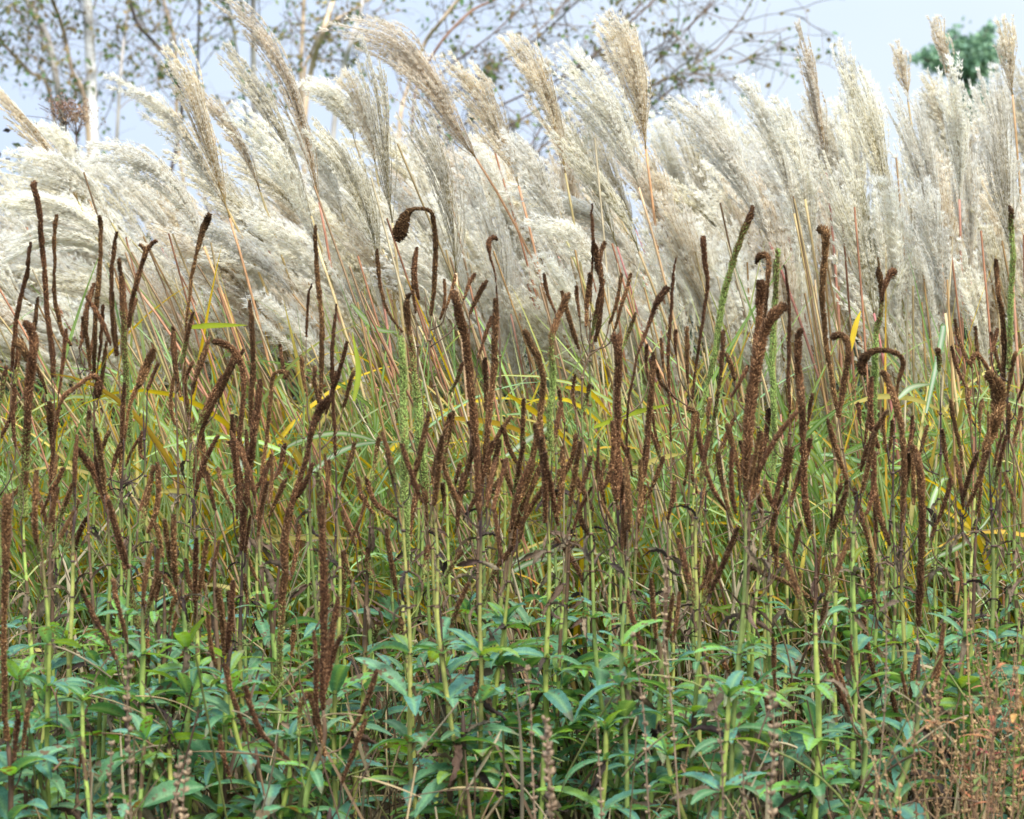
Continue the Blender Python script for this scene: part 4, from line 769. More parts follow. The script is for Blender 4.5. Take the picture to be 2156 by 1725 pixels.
O4 = (0, 575); O5 = (719, 575); O6 = (1437, 575); O7 = (0, 1150); O8 = (719, 1150); O9 = (1437, 1150)
SS = [   # offset, width, depth hint, points /3
 (O4, 10, 8.0, [(240,150),(210,400),(180,640)]), (O4, 10, 8, [(420,350),(400,560),(370,760)]), (O4, 10, 8, [(550,230),(540,350),(500,480)]), (O4, 9, 8, [(650,200),(640,400),(620,560)]),
 (O4, 11, 7.9, [(1090,340),(1095,500),(1110,680)]), (O4, 11, 7.8, [(1320,410),(1280,550),(1210,720)]), (O4, 9, 8, [(1540,480),(1450,640),(1390,780)]),
 (O4, 12, 7.5, [(100,820),(60,930),(0,1050)]), (O4, 11, 7.6, [(40,590),(20,720),(0,830)]), (O4, 12, 7.4, [(90,700),(80,900),(100,1100)]), (O4, 12, 7.3, [(130,1350),(60,1440),(40,1600)]),
 (O4, 13, 7.2, [(400,1230),(350,1350),(260,1520)]), (O4, 12, 7.2, [(450,1380),(400,1480),(360,1560)]), (O4, 11, 7.4, [(690,1000),(650,1100),(620,1200)]), (O4, 11, 7.4, [(560,870),(560,1000),(565,1150)]),
 (O4, 11, 7.3, [(790,960),(770,1100),(760,1300)]), (O4, 10, 7.5, [(900,1000),(890,1150),(930,1180)]), (O4, 11, 7.3, [(760,1080),(720,1200),(700,1300)]), (O4, 13, 7.1, [(1370,1230),(1410,1360),(1470,1500)]), (O4, 13, 7.1, [(1310,1250),(1330,1380),(1360,1500)]),
 (O4, 13, 7.2, [(1720,1150),(1660,1290),(1600,1400)]), (O4, 13, 7.2, [(1800,1080),(1770,1230),(1700,1330)]), (O4, 13, 7.1, [(1810,1300),(1760,1400),(1700,1540)]), (O4, 13, 7.1, [(1920,1330),(1850,1450),(1820,1560)]),
 (O4, 12, 7.1, [(1980,1200),(1920,1340),(1850,1450)]), (O4, 11, 7.3, [(2080,1180),(2070,1300),(2060,1480)]), (O4, 12, 7, [(980,1580),(1010,1680),(1030,1800)]), (O4, 10, 7.4, [(1900,520),(1910,640),(1940,780)]), (O4, 10, 7.4, [(1990,590),(1990,700),(2010,820)]),
 (O4, 9, 7.8, [(1770,450),(1780,560),(1800,640)]), (O4, 9, 7.8, [(1220,560),(1180,640),(1160,700)]), (O4, 11, 7.4, [(1000,570),(960,650),(930,740)]), (O4, 12, 7.3, [(550,1540),(500,1650),(480,1750)]), (O4, 11, 7.3, [(170,1250),(150,1400),(130,1500)]),
 (O5, 9, 8, [(720,10),(690,120),(660,230)]), (O5, 9, 8, [(840,0),(800,90),(770,170)]), (O5, 13, 7.8, [(920,50),(860,150),(810,260)]), (O5, 10, 7.9, [(950,270),(910,380),(860,540)]), (O5, 10, 7.8, [(770,560),(720,700),(680,760)]),
 (O5, 11, 7.7, [(75,620),(40,740),(10,850)]), (O5, 12, 7.4, [(80,1070),(50,1200),(0,1360)]), (O5, 12, 7.2, [(235,1040),(215,1180),(180,1320)]), (O5, 12, 7.2, [(100,1290),(130,1400),(200,1520)]), (O5, 13, 7.1, [(150,1290),(210,1450),(290,1510),(350,1560)]),
 (O5, 12, 7.1, [(0,1500),(50,1620),(90,1720)]), (O5, 13, 7.1, [(500,1300),(530,1420),(540,1600)]), (O5, 11, 7.2, [(640,1330),(645,1400),(650,1480)]), (O5, 12, 7.2, [(750,1200),(735,1280),(720,1330)]), (O5, 12, 7.3, [(590,1200),(580,1290),(580,1350)]),
 (O5, 12, 7.3, [(685,890),(655,1020),(660,1200),(700,1350)]), (O5, 14, 7.1, [(840,1060),(810,1200),(760,1380),(730,1560)]), (O5, 14, 7.0, [(770,1270),(745,1400),(730,1600)]), (O5, 15, 7.0, [(955,1060),(905,1240),(860,1400),(800,1500)]), (O5, 14, 7.1, [(1000,1050),(970,1200),(930,1380),(900,1460)]),
 (O5, 12, 7.2, [(1015,965),(1060,1110),(1140,1270)]), (O5, 13, 7.1, [(1015,1180),(1045,1290),(1100,1420)]), (O5, 14, 6.9, [(1000,1300),(930,1430),(880,1560)]), (O5, 15, 6.9, [(1275,1170),(1210,1340),(1140,1480),(1090,1640),(1060,1760)]), (O5, 14, 6.9, [(1215,1200),(1170,1350),(1100,1480),(1060,1640)]),
 (O5, 12, 7.1, [(1300,1200),(1295,1300),(1310,1440)]), (O5, 14, 6.9, [(1275,1350),(1190,1490),(1110,1640),(1080,1790)]), (O5, 14, 7.0, [(1485,1015),(1455,1160),(1390,1310),(1330,1460)]), (O5, 11, 7.2, [(1380,1240),(1350,1330),(1320,1400)]), (O5, 12, 7.2, [(1575,1160),(1545,1280),(1500,1400)]),
 (O5, 13, 7.0, [(1480,1290),(1530,1390),(1590,1500)]), (O5, 12, 7.0, [(1610,1190),(1635,1320),(1665,1460)]), (O5, 12, 7.1, [(1700,1200),(1712,1340),(1750,1500)]), (O5, 12, 7.0, [(1490,1440),(1525,1590),(1590,1690)]), (O5, 12, 7.2, [(2030,1160),(1985,1300),(1930,1430)]), (O5, 11, 7.2, [(1665,1180),(1640,1290),(1620,1380)]),
 (O5, 9, 8, [(1480,80),(1490,170),(1505,280)]), (O5, 12, 7.9, [(1570,0),(1555,180),(1545,340)]), (O5, 9, 7.9, [(1655,45),(1625,200),(1570,420)]), (O5, 9, 7.9, [(1770,0),(1740,200),(1690,320)]), (O5, 9, 7.9, [(1830,0),(1770,210),(1720,370)]), (O5, 9, 7.8, [(1860,250),(1810,380),(1775,480)]),
 (O5, 8, 7.9, [(1475,640),(1460,760),(1480,860)]), (O5, 9, 7.9, [(1280,0),(1300,120),(1350,250)]), (O5, 9, 7.8, [(1930,450),(1925,560),(1940,680)]), (O5, 9, 7.8, [(2115,360),(2110,420),(2115,520)]), (O5, 9, 7.8, [(2020,410),(2025,500),(2030,600)]), (O5, 10, 7.6, [(1985,600),(2030,710),(2120,800)]), (O5, 9, 7.7, [(1375,740),(1385,830),(1410,960)]),
 (O5, 12, 7.1, [(1820,1500),(1800,1600),(1790,1720)]), (O5, 12, 7.1, [(1920,1340),(1890,1500),(1870,1640)]), (O5, 12, 7.0, [(2100,1320),(2090,1440),(2060,1560)]), (O5, 11, 7.2, [(1570,700),(1545,800),(1520,880)]),
 (O6, 13, 7.2, [(30,855),(75,880),(65,990),(45,1140),(10,1340)]), (O6, 13, 7.0, [(95,990),(125,1160),(190,1370),(280,1500)]), (O6, 14, 7.1, [(285,955),(310,1060),(345,1200),(360,1300)]), (O6, 13, 7.1, [(220,1135),(240,1280),(280,1450)]), (O6, 14, 6.9, [(490,1000),(495,1120),(480,1290),(430,1480)]),
 (O6, 14, 7.1, [(545,855),(535,980),(515,1150)]), (O6, 15, 6.9, [(660,1090),(640,1230),(605,1370),(570,1480)]), (O6, 14, 6.9, [(692,1100),(670,1250),(640,1400)]), (O6, 14, 6.9, [(810,1045),(770,1180),(710,1360),(680,1480)]), (O6, 13, 7.0, [(525,1315),(550,1430),(600,1530)]), (O6, 10, 7.5, [(820,760),(800,860),(790,960)]),
 (O6, 12, 7.4, [(258,360),(250,540),(220,780),(195,960),(170,1200)]), (O6, 11, 7.6, [(28,340),(30,540),(35,700)]), (O6, 12, 7.1, [(1005,1330),(970,1430),(940,1600),(930,1720)]), (O6, 12, 7.1, [(1045,1310),(1025,1420),(1005,1560)]), (O6, 13, 7.0, [(1080,1350),(1120,1480),(1150,1610),(1180,1725)]), (O6, 12, 7.1, [(1430,1140),(1420,1280),(1400,1400)]),
 (O6, 15, 6.9, [(1455,1090),(1500,1200),(1515,1330),(1510,1500)]), (O6, 12, 7.3, [(1640,990),(1655,1130),(1690,1270)]), (O6, 12, 7.1, [(1700,1290),(1665,1420),(1620,1540),(1570,1670)]), (O6, 12, 7.4, [(1690,800),(1715,930),(1745,1060),(1765,1230)]), (O6, 9, 7.6, [(1700,460),(1735,600),(1790,720)]), (O6, 9, 7.7, [(1850,335),(1858,450),(1880,600)]),
 (O6, 10, 7.5, [(1890,800),(1880,900),(1880,1010)]), (O6, 10, 7.5, [(2062,820),(2063,930),(2060,1050)]), (O6, 11, 7.6, [(2105,500),(2075,640),(2050,780)]), (O6, 14, 7.9, [(1610,480),(1620,550),(1620,620)]), (O6, 10, 7.5, [(1550,960),(1525,1050),(1500,1150)]), (O6, 9, 7.5, [(1455,900),(1445,1010),(1430,1120)]),
 (O6, 9, 7.5, [(1085,670),(1080,730),(1080,800)]), (O6, 10, 7.5, [(1115,820),(1120,880),(1125,960)]), (O6, 10, 7.4, [(1190,850),(1170,960),(1150,1080)]), (O6, 10, 7.5, [(1990,350),(1970,430),(1950,520)]), (O6, 11, 7.4, [(1800,720),(1800,820),(1820,930)]), (O6, 9, 7.6, [(1720,290),(1740,400),(1790,530),(1830,600)]), (O6, 11, 7.2, [(2140,850),(2120,960),(2090,1080)]),
 (O6, 11, 7.4, [(415,585),(370,680),(310,780)]), (O6, 11, 7.5, [(170,790),(165,880),(160,960)]), (O6, 12, 7.5, [(275,510),(310,580),(330,680)]), (O6, 13, 7.1, [(400,1130),(370,1250),(360,1380)]), (O6, 11, 7.2, [(1325,930),(1320,1040),(1300,1150)]), (O6, 12, 6.9, [(1230,1420),(1215,1500),(1225,1640)]), (O6, 12, 7.0, [(740,1580),(720,1680),(700,1790)]), (O6, 12, 7, [(560,1600),(570,1700),(590,1790)]),
 (O7, 13, 6.6, [(530,310),(590,440),(670,580),(735,720)]), (O7, 12, 6.8, [(715,210),(735,330),(775,480),(805,620)]), (O7, 13, 6.8, [(915,350),(915,480),(935,620),(940,740)]), (O7, 14, 6.7, [(1185,300),(1130,410),(1090,540)]), (O7, 12, 6.8, [(1150,285),(1090,360),(1070,470)]), (O7, 14, 6.5, [(1195,570),(1150,720),(1115,890),(1090,1060)]),
 (O7, 14, 6.4, [(1415,745),(1445,870),(1485,1010),(1560,1180)]), (O7, 14, 6.3, [(1550,880),(1585,1030),(1650,1180),(1740,1270),(1835,1370)]), (O7, 13, 6.4, [(1390,1190),(1405,1310),(1450,1460)]), (O7, 12, 6.5, [(1055,1330),(1050,1440),(1055,1620)]), (O7, 14, 6.3, [(115,1040),(100,1200),(85,1420)]), (O7, 13, 6.3, [(195,960),(165,1100),(145,1280)]),
 (O7, 9, 6.6, [(460,900),(435,970),(410,1040)]), (O7, 14, 6.3, [(1935,925),(1895,1040),(1885,1200)]), (O7, 15, 6.3, [(1955,930),(1995,1060),(2020,1180),(2055,1330)]), (O7, 12, 7.0, [(1170,80),(1190,200),(1230,350),(1240,500)]), (O7, 13, 7.0, [(1080,50),(1095,150),(1115,260)]), (O7, 12, 7.0, [(1012,170),(1000,260),(985,350)]),
 (O7, 11, 7.0, [(965,250),(955,310),(935,360)]), (O7, 12, 6.9, [(1440,290),(1460,400),(1475,540)]), (O7, 11, 7.0, [(1540,180),(1555,280),(1560,380)]), (O7, 11, 7.0, [(1260,150),(1280,230),(1310,320)]), (O7, 12, 6.8, [(1860,500),(1850,600),(1840,700)]), (O7, 12, 6.7, [(2060,640),(2010,780),(1890,860),(1830,930)]), (O7, 10, 6.5, [(530,1210),(520,1290),(500,1400)]), (O7, 13, 6.3, [(2156,560),(2100,720),(2050,900)]),
 (O8, 13, 6.4, [(220,780),(180,920),(120,1060),(60,1170)]), (O8, 13, 6.3, [(150,1090),(100,1240),(50,1370),(0,1500)]), (O8, 13, 6.8, [(375,450),(385,570),(400,720)]), (O8, 13, 6.5, [(890,715),(865,830),(830,960)]), (O8, 13, 6.7, [(800,230),(740,370),(700,500),(660,640)]), (O8, 12, 6.9, [(0,30),(50,180),(90,330)]), (O8, 13, 6.8, [(1080,0),(990,120),(930,260),(870,420)]),
 (O8, 14, 6.8, [(550,0),(535,90),(525,180)]), (O8, 13, 6.8, [(160,10),(170,120),(200,220)]), (O8, 16, 6.8, [(230,480),(215,540),(200,600)]), (O8, 13, 6.7, [(760,30),(700,120),(640,230)]), (O8, 12, 6.8, [(20,30),(10,300),(10,560)]),
 (O9, 13, 6.6, [(1140,405),(1160,560),(1195,760),(1250,930)]), (O9, 13, 6.6, [(1310,920),(1335,1000),(1360,1110)]), (O9, 12, 6.6, [(465,800),(510,920),(550,1060),(570,1190)]), (O9, 11, 6.6, [(570,575),(575,700),(585,900)]), (O9, 11, 6.7, [(975,715),(972,830),(955,960)]), (O9, 12, 6.7, [(430,130),(530,180),(650,225),(750,285),(840,350)]),
 (O9, 12, 6.7, [(1475,690),(1450,820),(1430,1000)]), (O9, 12, 6.8, [(900,190),(915,300),(890,420),(870,520)]), (O9, 10, 6.9, [(740,160),(745,240),(755,320)]), (O9, 10, 6.9, [(1195,190),(1205,290),(1215,400)]), (O9, 12, 6.9, [(1180,10),(1195,120),(1200,210)]), (O9, 13, 6.9, [(590,0),(595,60),(600,140)]), (O9, 11, 6.9, [(100,90),(95,140),(100,200)]), (O9, 12, 6.9, [(170,60),(150,200),(90,310)]), (O9, 10, 6.8, [(255,725),(275,770),(300,810)]),
]
r = np.random.default_rng(78)
GREENS = {(7.1, 150)}
mains = list(plants)
orphan = []
for (off, wd, d, pts) in SS:
    tr = [(off[0]+x/3, off[1]+y/3) for x, y in pts]; n = len(tr)
    if n == 2: tr = [tr[0], ((tr[0][0]+tr[1][0])/2, (tr[0][1]+tr[1][1])/2), tr[1]]; n = 3
    ww = [wd*.9*(.55 if i == 0 else 1.05 if i == 1 else .9 if i < n-1 else .6) for i in range(n)]
    t0 = (tr[0][0]*.8+tr[1][0]*.2, tr[0][1]*.8+tr[1][1]*.2)
    full = [(tr[0][0], tr[0][1], ww[0]), (t0[0], t0[1], wd*.95)]+[(x, y, q) for (x, y), q in zip(tr[1:], ww[1:])]
    bx, by = tr[-1]; best = None; bd = 1e9
    for p in plants:
        if abs(p.d-d) > .55 or p.nspk > 14: continue
        j = p.at_z(W(bx, by+60, p.d)[2]); jx, jy = PX(j)
        top = PX(p.path[0])[1]
        dd = abs(jx-bx)+(max(0, top-by-60))*.8+abs(p.d-d)*40
        if dd < bd: bd, best = dd, p
    gp = [0, 0, 0, .2, .8] if (r.uniform() < .10 or (off == O8 and tr[0][0] < 1000 and tr[0][1] < 1400)) else None
    if bd > 75:
        x2 = bx+(bx-tr[-2][0])*.6+r.normal()*8
        best = Plant(r, d, W(x2, by+r.uniform(25, 60), d), None, None, dark=r.uniform(.1, .5), rad=.0052 if d < 7.3 else .0042, leaves_top=r.uniform(.5, .72))
    best.side(full, gp, r.uniform(.8, 1.3))

# stems in view whose heads are lost in the tangle: d, points top->bottom
ST = [(6.5, [(92,1240),(100,1400),(105,1725)]), (6.9, [(150,1150),(150,1350),(150,1550)]), (6.9, [(228,1150),(222,1350),(213,1520)]), (6.8, [(273,1150),(268,1450),(262,1725)]),
 (6.6, [(300,1370),(302,1470),(318,1570),(347,1725)]), (6.7, [(386,1290),(392,1500),(395,1700)]), (6.8, [(415,1380),(408,1480),(403,1570)]), (6.6, [(478,1420),(465,1600),(462,1725)]), (7.0, [(546,1180),(570,1290),(583,1390)]),
 (6.4, [(663,1535),(645,1640),(630,1725)]), (6.8, [(712,1180),(710,1400),(706,1640)]), (6.5, [(852,1150),(862,1450),(869,1610),(880,1725)]), (6.5, [(918,1150),(922,1290),(940,1420),(955,1560),(972,1725)]), (6.5, [(1012,1170),(1005,1320),(1012,1450),(1018,1725)]),
 (6.9, [(1068,1220),(1050,1430),(1040,1560)]), (6.8, [(1152,1130),(1152,1400),(1158,1580)]), (6.8, [(1243,1140),(1255,1320),(1268,1480),(1278,1570)]), (6.6, [(1318,1240),(1313,1400),(1316,1550)]), (6.7, [(1392,1430),(1375,1580),(1370,1640)]),
 (6.5, [(1567,1150),(1556,1380),(1545,1580),(1533,1725)]), (6.4, [(1720,1340),(1720,1500),(1714,1725)]), (6.9, [(1598,1150),(1590,1350),(1578,1600)]), (7.0, [(1612,1290),(1622,1400),(1630,1480)]), (6.8, [(1800,1130),(1797,1380),(1796,1520)]), (6.6, [(1818,1560),(1812,1640),(1806,1725)]),
 (6.4, [(1926,1540),(1905,1620),(1880,1725)]), (6.9, [(2027,1150),(2027,1350),(2018,1550)]), (6.9, [(2087,1120),(2085,1420),(2065,1600)]), (6.6, [(1470,1350),(1463,1580),(1452,1725)]), (6.8, [(1465,1150),(1463,1230),(1470,1400)])]
for d, pts in ST:
    ex = r.uniform(50, 120); pts = [(pts[0][0]+r.normal()*5+(pts[0][0]-pts[1][0])*.3, pts[0][1]-ex)]+pts; p0 = W(*pts[0], d)
    p = Plant(r, d, p0, None, None, dark=ex/ppm(d)+r.uniform(-.03, .08), rad=r.uniform(.0040, .0058), via=pts[1:], leaves_top=min(.72, p0[2]-.08))
    p.tip = pts[0]
    p.autosides(int(r.integers(2, 5)), p.path[0, 2], .10, .8)

# further leafy stems filling the bed, back to front
for k in range(58):
    x = -90+2340*((k*0.61803+.3) % 1.0); d = 6.15+2.5*((k*0.754877+.1) % 1.0)
    zt = r.uniform(.42, .72) if k % 6 else r.uniform(.85, 1.1)
    if d < 6.8: zt = min(zt, r.uniform(.45, .62))
    p3 = W(x, 900, d); p3[2] = zt
    p = Plant(r, d, p3, None, p3[0]+r.normal()*.05, dark=.2 if zt > .7 else -.1, rad=r.uniform(.0035, .005), leaves_top=min(zt, r.uniform(.28, .74)), leafy=1.0)
    p.tip = PX(p3)
    if zt > .7: p.autosides(int(r.integers(1, 4)), zt-.01, .12, .8)
    else: p.leafonly = True
r = np.random.default_rng(909)
for k in range(34):                                   # the same plants just outside the picture, left and right
    d = r.uniform(6.3, 8.6); p3 = np.array([(1 if k % 2 else -1)*(1170*d/F+r.uniform(0, 1.0)), d, r.uniform(.45, .75) if k % 3 else r.uniform(.95, 1.35)])
    p = Plant(r, d, p3, None, p3[0]+r.normal()*.05, dark=.25 if p3[2] > .8 else -.1, rad=.0042, leaves_top=min(p3[2], r.uniform(.4, .72)))
    p.tip = PX(p3)
    if p3[2] > .8: p.autosides(int(r.integers(4, 8)), p3[2]-.01, .12, 1.1)
    else: p.leafonly = True
for p in plants: p.finish()

# ================================================================== dry loosestrife seed stalks
r = np.random.default_rng(31); seeds = []
def seed_stalk(d, tr, rad, caps, red=False, label=None, short=None, cc=(.22, .155, .095), branch=0):
    P = smooth(np.array([W(x, y, d) for x, y in tr]), 24)
    if P[-1, 2] > .02: P = np.vstack([P, [P[-1, 0]+r.normal()*.02, d, 0]])
    org = P[-1].copy(); org[2] = 0
    root = empty('dried_loosestrife', org, 'dried loosestrife', 'dry brown beaded seed stalks')
    c = np.array(cc)*r.uniform(.8, 1.25); mb = MB(); mb.tube(P, np.linspace(.0012, .0026, len(P)), c, 5)
    mc = MB(); paths = [P]
    for b in range(branch):
        i = r.integers(6, 16); q = P[i]; s = r.choice([-1, 1]); L = r.uniform(.12, .28)
        t = np.linspace(0, 1, 8)[:, None]
        B = q+t*L*np.array([s*r.uniform(.2, .5), r.normal()*.2, .9]); mb.tube(B, .0012, c, 4); paths.append(B[::-1])
    for B in paths:
        mc = MB(); L = arclen(B); tot = min(L[-1], .42 if len(B) > 10 else 9); m = int(tot/.022*caps)
        for q in range(m):
            sl = tot*(q+.3)/m; c0 = np.array([np.interp(sl, L, B[:, k]) for k in range(3)])
            nn = r.integers(3, 6)
            for u in range(nn):
                o_ = unit(r.normal(size=3)*[1, 1, .4]); rr = r.uniform(.0022, .0040)*(rad/.0046)
                c1 = c0+o_*rr*1.3; up = unit(o_+np.array([0, 0, .9]))*rr*1.6
                mc.tube(np.array([c1-up*.8, c1-up*.2, c1+up*.4, c1+up]), np.array([.2, 1, .8, .15])*rr, c*r.uniform(.7, 1.5), 5, cap=False)
        mc.obj('seed_capsules', M_spike, root, org)
    mb.obj('stem', M_stem, root, org, True)
    if red:
        for k in range(r.integers(2, 6)):
            i = r.integers(4, 18); cr = np.array([(.38, .13, .06), (.30, .08, .06), (.42, .20, .07), (.16, .20, .06)][r.integers(4)])
            pth, sd = blade_path(P[i], r.uniform(0, 6.28), r.uniform(.04, .08), r.uniform(0, 60), r.uniform(10, 80), 8)
            ml = MB(); ml.ribbon(pth, .007*np.sin(np.linspace(.25, 3.1, 8)), sd, cr, .2); ml.obj('leaf', M_dry, root, org, True)
    seeds.append(dict(root=root, tip=tr[0], label=label, short=short))
seed_stalk(5.7, [(272,1375),(268,1480),(273,1600),(275,1760)], .006, 1.0, label='tan beaded seed stalk out of focus in the foreground, lower left', short='the beaded stalk at lower left')
seed_stalk(5.5, [(1148,1510),(1155,1600),(1160,1700),(1165,1790)], .0075, 1.3, label='thick blurred tan seed stalk nearest the camera at bottom centre', short='the thick blurred stalk')
seed_stalk(5.6, [(1625,1460),(1630,1560),(1622,1660),(1630,1760)], .007, 1.1, label='blurred tan seed stalk at the bottom below the thickest spike', short='the blurred stalk at bottom right')
seed_stalk(5.6, [(400,1580),(390,1640),(385,1700),(392,1790)], .006, 1.2)
seed_stalk(5.7, [(378,1590),(372,1660),(360,1790)], .006, 1.2)
seed_stalk(5.9, [(1108,1400),(1118,1500),(1120,1600),(1128,1760)], .0045, .8)
seed_stalk(6.0, [(1330,1330),(1355,1500),(1362,1650),(1370,1760)], .0045, .8)
seed_stalk(6.1, [(1402,1180),(1398,1330),(1415,1500),(1430,1725)], .0045, .8)
seed_stalk(5.9, [(1480,1390),(1505,1480),(1520,1600),(1522,1760)], .005, .9)
seed_stalk(6.0, [(1572,1560),(1565,1640),(1568,1760)], .005, 1)
seed_stalk(5.8, [(235,1560),(232,1640),(228,1760)], .0055, 1)
seed_stalk(6.0, [(1255,1520),(1262,1620),(1268,1760)], .0045, .8)
seed_stalk(6.2, [(1850,1160),(1865,1300),(1862,1500),(1840,1725)], .004, .7)
for k in range(44):
    x = np.interp(((k*.61803) % 1.0), [0, .2, 1], [1780, 1960, 2240]); y = np.interp(x, [1780, 1950, 2060, 2200], [1500, 1380, 1270, 1200])+r.uniform(0, 330); d = r.uniform(5.9, 7.0)
    s = r.normal()*.08
    seed_stalk(d, [(x, y), (x+s*150+r.normal()*6, y+150), (x+s*320+r.normal()*8, y+320), (x+s*420, 1790)], r.uniform(.003, .0046), .75, red=(k % 3 == 0 or x > 2030), cc=[(.28, .17, .08), (.20, .12, .06), (.34, .22, .11)][k % 3], branch=int(r.integers(0, 4)))

# dry litter and thin dead stems through the bed
mb = MB(); r = np.random.default_rng(41)
for k in range(1500):
    d = r.uniform(6.1, 8.9); x = W(r.uniform(-80, 2240), 900, d)[0]; z = r.uniform(0, .22) if k % 2 else r.uniform(0, .6)
    up = r.uniform() < .55
    le = r.normal()*.25 if up else r.uniform(-1.6, 1.6); L = r.uniform(.15, .6) if up or d > 7.4 else r.uniform(.08, .25); t = np.linspace(0, 1, 6)[:, None]
    P = np.array([x, d, z if not up else z*.3])+t*L*np.array([math.sin(le), r.normal()*.3, math.cos(le)])+t**2*np.array([r.normal()*.05, 0, -.05])
    c = np.array([(.42, .31, .16), (.30, .19, .10), (.16, .10, .06), (.50, .40, .24), (.24, .27, .08)][r.integers(5)])*r.uniform(.6, 1.1)
    if k % 3: mb.tube(P, r.uniform(.0012, .0030), c, 4, cap=False)
    else: mb.ribbon(P, .006*np.sin(np.linspace(.4, 3.0, 6)), unit(np.array([1, r.normal(), .3])), c, .4)
for k in range(500):
    d = r2.uniform(6.4, 8.9); x = r2.choice([-1, 1])*(1150*d/F+r2.uniform(0, 1.2)); L = r2.uniform(.2, .9); t = np.linspace(0, 1, 6)[:, None]
    P = np.array([x, d, 0])+t*L*np.array([r2.normal()*.25, r2.normal()*.2, 1])
    mb.tube(P, .0025, np.array([(.42, .31, .16), (.30, .19, .10), (.24, .27, .08)][r2.integers(3)]), 4, cap=False)
# thin leafless side twigs tangled between the spikes
for k in range(300):
    d = r.uniform(6.9, 8.4); x = W(r.uniform(-60, 2220), 900, d)[0]; z = r.uniform(.55, 1.05); L = r.uniform(.08, .26); le = r.normal()*.7; t = np.linspace(0, 1, 6)[:, None]
    P = np.array([x, d, z])+t*L*np.array([math.sin(le), r.normal()*.2, abs(math.cos(le))])+np.sin(t*3.1)*np.array([r.normal()*.02, 0, -.015])
    mb.tube(P, r.uniform(.0008, .0016), np.array([(.12, .075, .05), (.22, .15, .09), (.20, .22, .08)][r.integers(3)]), 3, cap=False)
o = mb.obj('dead_stem_tangle', M_straw); o['kind'] = 'stuff'; o['category'] = 'dry stems'
o['label'] = 'tangle of thin dry stems and fallen straw between the plants'

